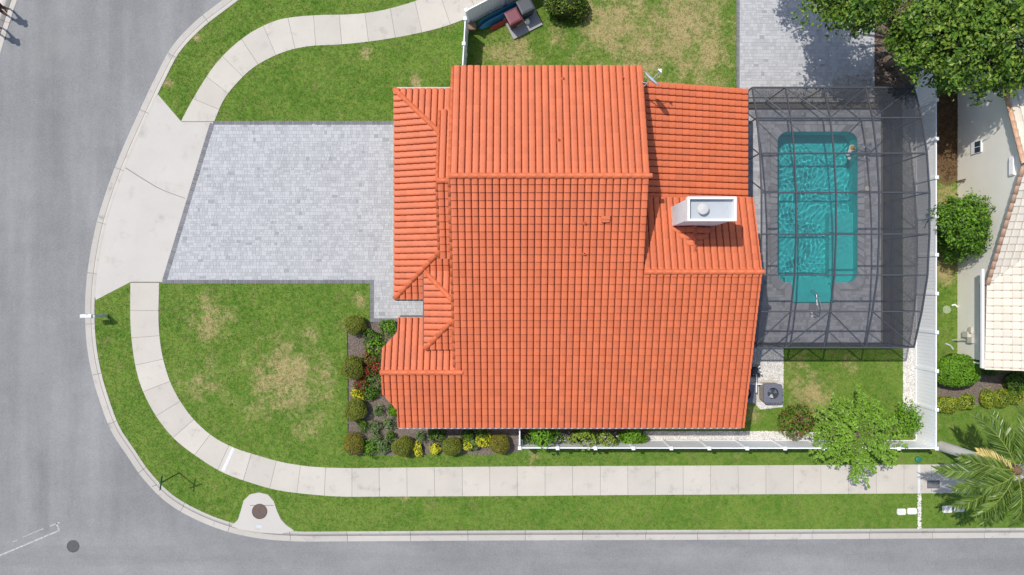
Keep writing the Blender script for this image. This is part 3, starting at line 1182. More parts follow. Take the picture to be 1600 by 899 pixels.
# satellite dish on the gable edge
dish = empty('satellite_dish', (5.95, 9.1, 4.9), 'small grey satellite dish on a mast at the gable edge', 'satellite dish')
MB().tube([(5.8, 8.95, 4.98), (5.95, 9.02, 5.2), (6.0, 9.03, 5.75)], .025, 8).tube([(5.75, 9.25, 4.95), (5.97, 9.03, 5.45)], .018, 6).build('mast', M_GREYMETAL, dish)
axis = Vector((.62, .62, .42)).normalized()
sx = axis.cross(Vector((0, 0, 1))).normalized()
sy = sx.cross(axis)
C0 = Vector((6.08, 9.06, 5.88))
V, Fs = [C0 - axis * .06], []
for i in range(1, 6):
    for k in range(22):
        a = 2 * math.pi * k / 22
        q = i / 5
        V.append(C0 + (sx * math.cos(a) * .42 + sy * math.sin(a) * .38) * q + axis * (-.06 + .1 * q * q))
for k in range(22):
    Fs.append((0, 1 + k, 1 + (k + 1) % 22))
for i in range(4):
    for k in range(22):
        Fs.append((1 + i * 22 + k, 1 + i * 22 + (k + 1) % 22, 1 + (i + 1) * 22 + (k + 1) % 22, 1 + (i + 1) * 22 + k)[::-1])
dd = mesh('reflector', V, Fs, mat('dish_grey', (.50, .54, .56), .5, .4, .04, 3), dish, smooth=True)
sm = dd.modifiers.new('solid', 'SOLIDIFY')
sm.thickness = .02
MB().tube([C0 - sy * .3 + axis * .03, C0 + axis * .5 - sy * .12], .02, 6).build('feed_arm', M_GREYMETAL, dish)
MB().lathe([(.03, -.06), (.05, 0), (.05, .07), (.02, .09)], tuple(C0 + axis * .52 - sy * .12), 10).bar(C0 + axis * .5 - sx * .1, C0 + axis * .5 + sx * .1, .05).build('receiver', M_WHITE, dish)

# ------------------------------------------------------------ screened pool cage
cage = empty('screen_enclosure', (15.4, 3.4, 0), 'dark bronze screened pool cage with ribbed roof and braces', 'screen enclosure')
t = NT('insect_screen')
t.done((.05, .055, .066), .8, .2)
tr = t.n.new('ShaderNodeBsdfTransparent')
mx = t.n.new('ShaderNodeMixShader')
mx.inputs[0].default_value = .60
t.link(t.b.outputs[0], mx.inputs[1])
t.link(tr.outputs[0], mx.inputs[2])
t.link(mx.outputs[0], t.out.inputs['Surface'])
M_SCREEN = t.m
M_SCREENW = t.m.copy()      # walls made more opaque to deepen their shadow, like mesh seen aslant
M_SCREENW.name = 'wall_screen'
for nd in M_SCREENW.node_tree.nodes:
    if nd.type == 'MIX_SHADER':
        nd.inputs[0].default_value = .5
CY = [9.62, 8.0, 6.25, 4.4, 2.47, .58, -1.13, -2.88]
CZs = [2.75, 3.4, 3.8, 4.0, 4.0, 3.85, 3.4, 2.75]
CXs = [11.55, 13.15, 15.0, 17.0, 19.33]
bw = .062
for i, (y, z) in enumerate(zip(CY, CZs)):
    MB().bar((CXs[0], y, z), (CXs[-1], y, z), bw, .11).build('beam' if 0 < i < 7 else 'eave_beam', M_BRONZE, cage)
for x in CXs:
    for i in range(7):
        MB().bar((x, CY[i], CZs[i]), (x, CY[i + 1], CZs[i + 1]), bw, .07).build('purlin', M_BRONZE, cage)
for (k0, e0, k1) in ((1, 0, 0), (2, 0, 1), (2, 0, 3), (3, 0, 4), (1, 7, 0), (2, 7, 1), (2, 7, 3), (3, 7, 4)):
    bi = 1 if e0 == 0 else 6
    a = (CXs[k0], CY[bi], CZs[bi])
    c = (CXs[k1], CY[e0], CZs[e0])
    MB().bar(a, c, .045, .05).build('brace', M_BRONZE, cage)
for i in range(8):
    MB().bar((CXs[-1], CY[i], .02), (CXs[-1], CY[i], CZs[i] - .03), .05).build('post', M_BRONZE, cage)
    if i in (0, 1, 2):
        MB().bar((CXs[0], CY[i], .02), (CXs[0], CY[i], CZs[i] - .03), .05).build('post', M_BRONZE, cage)
for x in CXs[1:-1]:
    for y in (CY[0], CY[-1]):
        MB().bar((x, y, .02), (x, y, 2.72), .05).build('post', M_BRONZE, cage)
MB().bar((CXs[0], CY[-1], .02), (CXs[0], CY[-1], 2.72), .05).build('post', M_BRONZE, cage)
for zc in (.06, .95):
    MB().bar((CXs[-1], CY[0], zc), (CXs[-1], CY[-1], zc), .05).build('chair_rail', M_BRONZE, cage)
    for y in (CY[0], CY[-1]):
        MB().bar((CXs[0], y, zc), (CXs[-1], y, zc), .05).build('chair_rail', M_BRONZE, cage)


def pane(pts, m=M_SCREENW):
    mesh('screen_panel', pts, [tuple(range(len(pts)))], m, cage)


for i in range(7):
    for k in range(4):
        x0, x1 = CXs[k], CXs[k + 1]
        pane([(x0, CY[i], CZs[i] + .01), (x1, CY[i], CZs[i] + .01), (x1, CY[i + 1], CZs[i + 1] + .01), (x0, CY[i + 1], CZs[i + 1] + .01)], M_SCREEN)
    x = CXs[-1]
    pane([(x, CY[i], .05), (x, CY[i + 1], .05), (x, CY[i + 1], CZs[i + 1]), (x, CY[i], CZs[i])])
for y in (CY[0], CY[-1]):
    for k in range(4):
        pane([(CXs[k], y, .05), (CXs[k + 1], y, .05), (CXs[k + 1], y, 2.74), (CXs[k], y, 2.74)])

# ------------------------------------------------------------ pool fittings
rail = empty('pool_handrail', (*P(1270, 490), .03), 'bent steel handrail over the pool entry steps', 'handrail')
for dx in (0, .0):
    pass
hx, hy = P(1269, 492)
MB().tube([(hx, hy + .12, .03), (hx + .02, hy + .14, .75), (hx + .03, hy + .5, .92), (hx + .03, hy + .95, .75), (hx + .03, hy + 1.25, .2), (hx + .03, hy + 1.3, -.28)], .024, 8).build('rail', M_STEEL, rail)
MB().tube([(hx, hy - .08, .03), (hx + .02, hy - .05, .42), (hx + .03, hy + .5, .52), (hx + .03, hy + 1.12, .44)], .02, 8).build('lower_rail', M_STEEL, rail)
for dy in (.12, -.08):
    MB().lathe([(.07, 0), (.07, .012), (.04, .03)], (hx, hy + dy, .03), 12).build('escutcheon', M_WHITE, rail)
lad = empty('pool_ladder', (*P(1348, 238), .03), 'steel pool ladder with two rails at the deep end', 'ladder')
for py in (230, 245):
    lx, ly = P(1351, py)
    MB().tube([(lx, ly, .03), (lx, ly, .62), (lx - .18, ly, .8), (lx - .5, ly, .7), (lx - .62, ly, .3), (lx - .62, ly, -.9)], .024, 8).build('rail', M_STEEL, lad)
    MB().lathe([(.07, 0), (.07, .012), (.04, .03)], (lx, ly, .03), 12).build('escutcheon', M_WHITE, lad)
lx, ly = P(1351, 237.5)
for zz in (-.3, -.6):
    MB().box(lx - .7, ly - .26, zz, lx - .55, ly + .26, zz + .03).build('tread', M_WHITE, lad)
fx, fy = P(1337, 231)
fl_ = empty('chlorine_float', (fx - .15, fy, -.08), 'yellow floating chlorinator in the pool by the ladder', 'float')
MB().lathe([(.02, -.12), (.1, -.1), (.13, -.02), (.12, .05), (.08, .09), (.07, .16), (.02, .18)], (fx - .15, fy, -.07), 16).build('body', mat('yellow_plastic', (.6, .36, .02), .4, .4), fl_, True)
MB().lathe([(.13, 0), (.17, .01), (.17, .03), (.13, .04)], (fx - .15, fy, -.08), 16).build('collar', M_WHITE, fl_, True)
for k, (px, py) in enumerate(((1329, 236), (1326, 241), (1328, 247))):
    x, y = P(px, py)
    o = MB().lathe([(.02, -.06), (.1 - .01 * k, -.04), (.12 - .01 * k, .0), (.09, .05), (.02, .07)], (x, y, -.07), 12).build('pool_float', M_WHITE, None, True)
    tag(o, ['white pool float nearest the yellow chlorinator', 'white pool float between two others below the chlorinator', 'white pool float farthest from the yellow chlorinator'][k], 'float', 'white floats in the pool')
x, y = P(1355, 295)
o = MB().lathe([(.13, -.01), (.13, .012), (.115, .018), (.03, .018), (.02, .012)], (x, y, .034), 24).build('skimmer_lid', mat('cream_plastic', (.6, .55, .46), .5, .3))
tag(o, 'round cream skimmer lid set in the pool deck', 'lid')

# ------------------------------------------------------------ planting beds, gravel, litter
def scatter(poly, per_m2, seed=None):
    a = np.array(poly)
    lo, hi = a.min(0), a.max(0)
    n = int((hi - lo).prod() * per_m2)
    q = lo + rng.random((n, 2)) * (hi - lo)
    return q[inside(q, poly)]


def flakes(name, polys, dens, size, m, z, label, cat):
    q = np.vstack([scatter(pl, dens) for pl in polys])
    n = len(q)
    C = np.column_stack([q, z + rng.random(n) * .03])
    Nn = rng.normal(size=(n, 3)) * .55 + [0, 0, 1]
    V, T, r = leaves(C, Nn, size, size * .38, rng.random(n))
    o = np_mesh(name, V, T, m, None, r)
    tag(o, label, cat, kind='stuff')


def pebbles(name, polys, dens, size, m, z, label):
    q = np.vstack([scatter(pl, dens) for pl in polys])
    n = len(q)
    base = np.array([(1, 0, 0), (0, 1, 0), (-1, 0, 0), (0, -1, 0), (0, 0, .8), (.6, .6, .45), (-.6, .6, .45), (-.6, -.6, .45), (.6, -.6, .45)])
    tri = [(0, 5, 8), (1, 6, 5), (2, 7, 6), (3, 8, 7), (4, 5, 6), (4, 6, 7), (4, 7, 8), (4, 8, 5), (0, 1, 5), (1, 2, 6), (2, 3, 7), (3, 0, 8)]
    a = rng.random(n) * 6.28
    s = size * (.6 + .8 * rng.random(n))
    ca, sa = np.cos(a), np.sin(a)
    e = .65 + .5 * rng.random(n)
    bx, by, bz = base[:, 0][None] * s[:, None], base[:, 1][None] * (s * e)[:, None], base[:, 2][None] * s[:, None]
    X = bx * ca[:, None] - by * sa[:, None] + q[:, :1]
    Y = bx * sa[:, None] + by * ca[:, None] + q[:, 1:]
    V = np.stack([X, Y, bz + z], 2).reshape(-1, 3)
    T = (np.arange(n)[:, None, None] * 9 + np.array(tri)[None]).reshape(-1, 3)
    o = np_mesh(name, V, T, m, None, np.repeat(rng.random(n), 9))
    tag(o, label, 'gravel', kind='stuff')


bed_front = PP([(543, 512), (546, 500), (585, 504), (700, 504), (700, 640), (812, 640), (812, 706), (760, 711), (690, 708), (640, 712), (580, 711), (548, 713), (543, 690), (545, 600)])
bed_side = PP([(812, 640), (1010, 640), (1010, 690), (812, 690)])
bed_right = PP([(1466, 588), (1700, 575), (1700, 626), (1600, 628), (1530, 632), (1466, 634)])
bed_back = PP([(1366, -60), (1500, -60), (1500, 128), (1428, 160), (1366, 160)])
bed_cage = PP([(1377, 150), (1408, 150), (1408, 545), (1377, 545)])
for nm, pl in (('planting_bed', bed_front), ('side_bed', bed_side), ('neighbour_bed', bed_right), ('back_bed', bed_back)):
    tag(sheet(nm, [pl], .016, M_MULCH), kind='structure')
flakes('wood_chips', [bed_front, bed_side, bed_right], 420, .075, M_CHIP, .012, 'brown bark chips spread over the planting beds', 'mulch')
tag(sheet('litter_strip', [PP([(1432, 100), (1496, 100), (1496, 282), (1480, 292), (1432, 268)])], .006, mat('litter_soil', (.13, .085, .045), .95, .1, .35, 2.5, .3, 25, bump=.5)), kind='structure')
litter_a = PP([(1462, 120), (1496, 120), (1496, 275), (1480, 285), (1464, 262)])
litter_c = PP([(1462, 405), (1494, 410), (1494, 440), (1470, 430)])
flakes('fallen_leaves', [bed_back, litter_a], 330, .085, M_LITTER, .012, 'brown fallen leaves under the back trees and beside the fence', 'leaves')
flakes('sand_litter', [PP([(1300, 122), (1362, 112), (1362, 137), (1300, 137)]), PP([(1180, 144), (1368, 144), (1368, 168), (1180, 168)])], 260, .07,
       mat('dry_litter', (.36, .27, .17), .9, .1, .3, 4, .2, 30, rnd=.5), .028, 'dry sandy litter swept against the pool cage', 'litter')
strip = sheet('cage_strip', [bed_cage, PP([(1167, 141), (1377, 141), (1377, 174), (1167, 174)])], .01, mat('grey_soil', (.15, .14, .125), .95, .1, .35, 2.5, .3, 30, bump=.4))
tag(strip, kind='structure')
peb_polys = [PP([(1005, 674), (1240, 674), (1275, 676), (1275, 692), (1005, 692)]), PP([(1410, 150), (1430, 150), (1430, 650), (1411, 640)]),
             PP([(1150, 540), (1224, 540), (1224, 600), (1223, 636), (1188, 640), (1150, 600)])]
tag(sheet('gravel_bed', peb_polys, .012, M_PEBBASE), kind='structure')
pebbles('white_pebbles', peb_polys, 950, .027, M_PEB, .012, 'white pebbles along the fence and around the condensers')
pebbles('pebble_line', [PP([(1434, 772), (1439, 772), (1439, 826), (1434, 826)])], 900, .035, M_PEB, .008, 'narrow line of white pebbles across the verge')
pebbles('side_pebbles', [PP([(870, 676), (1000, 676), (1000, 690), (870, 690)])], 150, .04, M_PEB, .018, 'scattered pale pebbles in the side bed')

# ------------------------------------------------------------ lawn grass
ku = [tuple(q) for q in KERB_IN]
k_up = [q for q in ku if P(0, 150)[1] < q[1] < P(0, -60)[1]]
k_lo = [q for q in ku if q[1] < P(0, 466)[1]]
grass_polys = [
    k_up[::1] + [P(283, 188)] + [tuple(q) for q in UP_OUT],
    [tuple(q) for q in UP_IN[::-1] if q[0] < P(728, 0)[0]] + PP([(335, 189), (614, 189), (620, 150), (735, 140), (735, 28)])[0:],
    PP([(734, -60), (1151, -60), (1151, 160), (734, 160)]),
    [tuple(q) for q in LO_IN if q[0] < 20] + PP([(1400, 690), (1430, 690), (1004, 692), (812, 692), (812, 706), (760, 711), (690, 708), (640, 712), (580, 711), (548, 713), (543, 690), (545, 600), (543, 512), (546, 503), (578, 503), (578, 444), (249, 444)]),
    k_lo + [tuple(q) for q in LO_OUT[::-1]] + [P(204, 444)],
    PP([(1150, 640), (1190, 640), (1224, 636), (1224, 545), (1411, 545), (1411, 676), (1150, 676)]),
    PP([(1430, 260), (1496, 285), (1496, 590), (1430, 590)]),
    PP([(1430, 690), (1466, 690), (1466, 632), (1700, 630), (1700, 724), (1430, 725)]),
]
INLET = PP([(374, 815), (377, 792), (384, 778), (398, 770), (415, 770), (428, 778), (434, 795), (440, 812), (455, 826), (440, 840), (370, 838)])


def grass():
    q = []
    for i, pl in enumerate(grass_polys):
        s = scatter(pl, 190)
        q.append(s)
    q = np.vstack(q)
    q = q[~inside(q, INLET)]
    q = q[~inside(q, PP([(1434, 772), (1439, 772), (1439, 826), (1434, 826)]))]
    n = len(q)
    nb = 4
    C = np.repeat(q, nb, 0) + rng.normal(size=(n * nb, 2)) * .03
    N = n * nb
    a = rng.random(N) * 6.283
    d = np.stack([np.cos(a), np.sin(a)], 1)
    L = .04 + .035 * rng.random(N)
    lean = .5 + .75 * rng.random(N)
    w = .011
    V = np.zeros((N, 3, 3))
    perp = np.stack([-d[:, 1], d[:, 0]], 1)
    V[:, 0, :2] = C - perp * w
    V[:, 1, :2] = C + perp * w
    V[:, 2, :2] = C + d * (L * np.sin(lean))[:, None]
    V[:, 2, 2] = L * np.cos(lean)
    T = np.arange(N * 3).reshape(-1, 3)
    o = np_mesh('grass', V.reshape(-1, 3), T, M_GRASS, None, np.repeat(rng.random(N), 3))
    tag(o, 'short green lawn grass with dry straw patches', 'grass', kind='stuff')


grass()

# ------------------------------------------------------------ street things
inlet = empty('storm_inlet', (*P(406, 805), 0), 'concrete storm drain inlet with a rusty round cover by the kerb', 'drain')
MB().prism(PP([(362, 822), (372, 812), (377, 797), (381, 782), (391, 772.5), (405, 769.5), (419, 773), (428, 783), (433, 798), (439, 811), (447, 820), (460, 829), (440, 834), (405, 832), (375, 827)]), -.12, .034).build('apron', M_APRON, inlet)
x, y = P(406, 799)
MB().lathe([(.40, .03), (.40, .046), (.37, .05), (.36, .042), (.355, .048), (.02, .05)], (x, y, 0), 28).build('cover', M_IRON, inlet)
MB().box(x - .16, y - .86, .034, x + .12, y - .72, .037).build('plate', mat('pale_blue_plate', (.45, .53, .56), .6, .3), inlet)
MB().box(x - .5, y + .30, .034, x + .75, y + .325, .036).build('crack', M_JOINT, inlet)
x, y = P(112, 855)
o = MB().lathe([(.33, -.01), (.33, .006), (.30, .008), (.295, .003), (.285, .007), (.02, .008)], (x, y, ROAD_Z), 28).build('manhole_cover', M_IRON2)
tag(o, 'dark round manhole cover in the asphalt road', 'manhole cover')


def strip_px(pts, w):
    p_ = np.array(PP(pts))
    a, b = offset(p_, w / 2), offset(p_, -w / 2)
    return [tuple(v) for v in a] + [tuple(v) for v in b[::-1]]


pm = sheet('stop_line', [strip_px([(-60, 893.5), (90, 830.5)], .07), strip_px([(86, 819), (91, 832)], .08), strip_px([(76, 823.5), (91, 817.5)], .05),
                         strip_px([(33, 841), (65, 827.5)], .04), strip_px([(18, 848), (24, 845.5)], .05)], ROAD_Z + .004, M_ROADPAINT)
tag(pm, 'worn white outline of a stop line painted on the road', 'road marking')

# street name sign
bx_, by_ = P(280, 739)
sg = empty('street_sign', (bx_, by_, 0), 'green street name sign with crossed blades on a thin post', 'street sign')
M_GREEN = mat('sign_green', (.012, .09, .055), .4, .5, .1, 3)
MB().tube([(bx_, by_, -.1), (bx_, by_, 1.95)], .028, 8).build('post', mat('dark_green_post', (.02, .035, .03), .5, .4), sg)
for ang, z in ((82, 1.86), (20, 2.02)):
    dv = Vector((math.cos(R(ang)), math.sin(R(ang)), 0))
    c = Vector((bx_, by_, z))
    MB().bar(c - dv * .36, c + dv * .36, .012, .15).build('name_blade', M_GREEN, sg)
MB().lathe([(.03, 0), (.035, .05), (.01, .09)], (bx_, by_, 2.1), 8).build('finial', M_WHITE, sg)

# mailbox
mx0, my0 = P(167, 493)
mb_ = empty('mailbox', (mx0, my0, 0), 'white mailbox on a post reaching over the kerb', 'mailbox')
MB().box(mx0 - .06, my0 - .06, -.05, mx0 + .06, my0 + .06, 1.15).build('post', M_GREYMETAL, mb_)
MB().box(mx0 - .55, my0 - .04, .92, mx0 + .05, my0 + .04, 1.0).build('arm', M_GREYMETAL, mb_)
prof = [(-.1, 1.01), (.1, 1.01), (.1, 1.15)] + [(.1 * math.cos(a), 1.15 + .1 * math.sin(a)) for a in np.linspace(.3, math.pi - .3, 8)] + [(-.1, 1.15)]
n_ = len(prof)
V = [(mx0 - .62, my0 + a, b) for a, b in prof] + [(mx0 - .08, my0 + a, b) for a, b in prof]
mesh('box', V, [tuple(range(n_)), tuple(range(2 * n_ - 1, n_ - 1, -1))] + [(i, n_ + i, n_ + (i + 1) % n_, (i + 1) % n_) for i in range(n_)], M_WHITE, mb_)
MB().box(mx0 - .35, my0 + .102, 1.1, mx0 - .32, my0 + .112, 1.3).build('flag', mat('red_flag', (.5, .03, .03), .5, .4), mb_)
MB().box(mx0 - .64, my0 - .09, 1.02, mx0 - .622, my0 + .09, 1.22).build('door', M_WHITE, mb_)

# stepping stones in the verge, meter cover, valve cover
for k, (px, py, w, h) in enumerate(((1408, 799.5, 14, 10), (1424.5, 798.5, 15, 10), (1479.5, 795.5, 15, 11), (1498, 795, 16, 10))):
    x, y = P(px, py)
    w, h = w / 60, h / 60
    c_ = .06
    pl = [(x - w + c_, y - h), (x + w - c_, y - h * .96), (x + w, y - h + c_), (x + w * .98, y + h - c_), (x + w - c_, y + h), (x - w + c_, y + h * .97), (x - w, y + h - c_), (x - w, y - h + c_)]
    o = MB().prism(pl, -.02, .05).build('stepping_stone', M_PEB)
    tag(o, ['white stepping stone leftmost of the four in the verge', 'white stepping stone touching the pebble line', 'white stepping stone right of the pebble line', 'white stepping stone under the palm fronds'][k], 'stepping stone', 'white stones in the verge')
x, y = P(1458, 757)
mc = empty('meter_cover', (x, y, .02), 'dark rectangular meter cover set in the sidewalk', 'cover')
MB().box(x - .32, y - .2, 0, x + .32, y + .2, .031).build('frame', M_DARK, mc)
MB().box(x - .29, y - .17, .02, x + .29, y + .17, .036).build('lid', mat('charcoal_lid', (.15, .15, .155), .7, .3, .2, 8), mc)
x, y = P(1434, 718)
o = MB().lathe([(.16, 0), (.15, .06), (.11, .085), (.03, .09)], (x, y, 0), 16).build('valve_cover', mat('green_plastic', (.02, .17, .12), .5, .4), None, True)
tag(o, 'small round green valve cover in the grass by the sidewalk', 'valve cover')

# ------------------------------------------------------------ white vinyl fences
FH = 1.83


def fence(name, a, b, nbay, label, first=True, last=True, groove=True):
    a, b = np.array(a, float), np.array(b, float)
    d = (b - a)
    L = np.linalg.norm(d)
    d /= L
    nrm = np.array([-d[1], d[0]])
    root = empty(name, (*a, 0), label, 'fence', 'white vinyl fences')
    st = L / nbay
    for i in range(nbay + 1):
        if (i == 0 and not first) or (i == nbay and not last):
            continue
        c = a + d * st * i
        MB().bar((*c, -.05), (*c, FH + .06), .13, .13, up=(*nrm, 0)).build('post', M_VINYL, root)
        t = root.children[-1]
        q = MB()
        h = .085
        e = [c - d * h - nrm * h, c + d * h - nrm * h, c + d * h + nrm * h, c - d * h + nrm * h]
        q.prism([tuple(v) for v in e], FH + .06, FH + .085)
        q.add([(*v, FH + .085) for v in e] + [(*c, FH + .13)], [(0, 1, 4), (1, 2, 4), (2, 3, 4), (3, 0, 4)])
        q.build('post_cap', M_VINYL, root)
    for i in range(nbay):
        p0, p1 = a + d * (st * i + .067), a + d * (st * (i + 1) - .067)
        MB().bar((*p0, FH - .06), (*p1, FH - .06), .05, .14).build('top_rail', M_VINYL, root)
        MB().bar((*p0, .12), (*p1, .12), .05, .14).build('bottom_rail', M_VINYL, root)
        nbd = max(3, int(np.linalg.norm(p1 - p0) / .17))
        q = MB()
        ds = np.linalg.norm(p1 - p0) / nbd
        for k in range(nbd):
            s0, s1 = p0 + d * (k * ds + .003), p0 + d * ((k + 1) * ds - .003)
            q.bar((*((s0 + s1) / 2), .19), (*((s0 + s1) / 2), FH - .13), .022, np.linalg.norm(s1 - s0), up=(*d, 0))
        q.build('panel', M_VINYL, root)
    return root


cor = (20.97, -7.95)
fence('vinyl_fence', (.38, -7.93), cor, 11, 'long white vinyl fence along the sidewalk side of the yard', last=False)
fence('vinyl_fence', cor, (20.97, 15.0), 12, 'white vinyl fence running beside the pool cage and the neighbour')
fence('vinyl_gate_fence', (.38, -6.86), (.38, -7.86), 1, 'short white fence return between house corner and long fence', last=False)
fa, fb = P(722.5, 108, FH), P(727, 30, FH)
fence('vinyl_fence', fa, fb, 2, 'white vinyl fence from the back of the roof to the sidewalk')
fc = P(728.5, 15, FH)
fd = (fc[0] + 5.4, fc[1] + 2.75)
fence('vinyl_fence', (fb[0] + .05, fb[1] + .42), fd, 3, 'slanting white vinyl fence behind the stored boards and bins')

# ------------------------------------------------------------ stored things in the back corner
sx_, sy_ = P(815, 38)
pad = empty('equipment_pad', (sx_, sy_, 0), 'grey concrete pad under the bins in the back yard', 'pad')
dv = np.array([.89, .455])
nv = np.array([-.455, .89])
c = np.array(P(814, 36))
pl = [tuple(c + dv * i + nv * j) for i, j in ((-.75, -.62), (.95, -.62), (.95, .8), (-.75, .8))]
MB().prism(pl, -.02, .1).build('slab', mat('grey_pad', (.30, .30, .305), .85, .2, .12, 2, .1, 30), pad)


def bin_(name, c, lid_m, body_m, label, s=.62, h=1.0):
    root = empty(name, (*c, .1), label, 'bin', 'wheeled bins on the pad')
    q = [(-.5, -.5), (.5, -.5), (.5, .5), (-.5, .5)]
    def ring(k, z):
        return [(c[0] + (dv[0] * i + nv[0] * j) * k, c[1] + (dv[1] * i + nv[1] * j) * k, z) for i, j in q]
    V = ring(s * .8, .1) + ring(s, h) + ring(s * .9, h) + ring(s * .7, .2)
    mesh('body', V, [(3, 2, 1, 0), (0, 1, 5, 4), (1, 2, 6, 5), (2, 3, 7, 6), (3, 0, 4, 7), (4, 5, 9, 8), (5, 6, 10, 9), (6, 7, 11, 10), (7, 4, 8, 11)], body_m, root)
    V = ring(s * 1.08, h + .01) + ring(s * 1.05, h + .06) + ring(s * .8, h + .09)
    mesh('lid', V, [(3, 2, 1, 0), (0, 1, 5, 4), (1, 2, 6, 5), (2, 3, 7, 6), (3, 0, 4, 7), (4, 5, 9, 8), (5, 6, 10, 9), (6, 7, 11, 10), (7, 4, 8, 11), (8, 9, 10, 11)], lid_m, root)
    cc = np.array(c) + nv * (s * .56)
    MB().bar((*(cc - dv * .25), h - .06), (*(cc + dv * .25), h - .06), .035).build('handle', body_m, root)
    for k in (-1, 1):
        w_ = cc + dv * k * s * .34
        MB().tube([(*(w_ - dv * .03), .2), (*(w_ + dv * .03), .2)], .1, 12).build('wheel', M_DARK, root)


M_MAROON = mat('maroon_plastic', (.16, .04, .055), .4, .4, .12, 4)
bin_('wheeled_bin', tuple(np.array(P(802, 26, 1.0))), M_MAROON, mat('maroon_body', (.12, .035, .045), .5, .4), 'maroon lidded wheeled bin on the grey pad', .66, .98)
bin_('wheeled_bin', tuple(np.array(P(821, 9, 1.0))), M_DARK, M_DARK, 'charcoal wheeled bin behind the maroon one', .7, 1.02)
c = np.array(P(813, 33))
o = MB().box(-.22, -.1, 0, .22, .1, .3).build('wooden_crate', mat('tan_wood', (.36, .24, .13), .8, .2, .2, 6))
o.location = (*P(812, 35.5, .3), .1)
o.rotation_euler = (0, 0, R(27))
tag(o, 'small tan wooden box in front of the maroon bin', 'box')
bpos = np.array(P(824, 34, .2))
o = MB().lathe([(.02, 0), (.13, .01), (.15, .12), (.1, .3), (.03, .36)], (*bpos, .1), 10).build('white_sack', M_WHITE, None, True)
tag(o, 'small white sack standing on the grey pad', 'sack')
f0 = np.array(fb) + [.05, .42]
fdir = np.array([5.4 + .0, 2.75 - .0])
fdir = (np.array(fd) - f0) / np.linalg.norm(np.array(fd) - f0)
fn = np.array([fdir[1], -fdir[0]])
M_BLUE = mat('blue_board', (.03, .17, .31), .45, .4, .25, 5)
for k, (off, z, w, m, s0, s1, lab) in enumerate(((.32, 1.05, .22, M_BLUE, .35, 3.0, 'dark blue long board leaning nearest the slanting fence'),
                                                 (.52, .75, .26, mat('pale_blue_board', (.06, .24, .38), .45, .4, .3, 6), .4, 3.0, 'mid blue long board leaning in front of another blue board'),
                                                 (.80, .42, .20, mat('red_board', (.42, .05, .05), .45, .4, .15, 5), .85, 2.0, 'red long board leaning in front of two blue boards'))):
    a, b = f0 + fdir * s0 + fn * off, f0 + fdir * s1 + fn * off
    q = MB()
    n_ = 12
    ring = []
    V, Fs = [], []
    up = np.array([fn[0] * -.35, fn[1] * -.35, .94])
    th = np.array([fn[0] * .94, fn[1] * .94, .35]) * .05
    for i in range(n_ + 1):
        f = i / n_
        cc = np.array([*(a + (b - a) * f), z * .55])
        hw = (w * .55 + z * .12) * min(1, .25 + 1.6 * math.sqrt(max(0, min(f, 1 - f)))) * .9
        for s_ in (-1, 1):
            V.append(cc + up * hw * s_ - th / 2)
            V.append(cc + up * hw * s_ + th / 2)
    for i in range(n_):
        a4, b4 = i * 4, i * 4 + 4
        Fs += [(a4 + 1, b4 + 1, b4 + 3, a4 + 3), (a4, a4 + 2, b4 + 2, b4), (a4 + 2, a4 + 3, b4 + 3, b4 + 2), (a4, b4, b4 + 1, a4 + 1)]
    Fs += [(0, 1, 3, 2), (n_ * 4, n_ * 4 + 2, n_ * 4 + 3, n_ * 4 + 1)]
    o = mesh('leaning_board', V, Fs, m)
    zmin = min(v[2] for v in V)
    o.location.z = .01 - zmin
    tag(o, lab, 'board', 'long boards stored along the fence')
x, y = P(738, 45)
o = MB().box(x - .22, y - .18, 0, x + .2, y + .18, .38).box(x - .18, y - .2, .38, x + .22, y + .1, .43).build('planter_box', mat('brown_box', (.2, .13, .09), .8, .2, .2, 5))
tag(o, 'brown box on the grass in the fence corner', 'box')

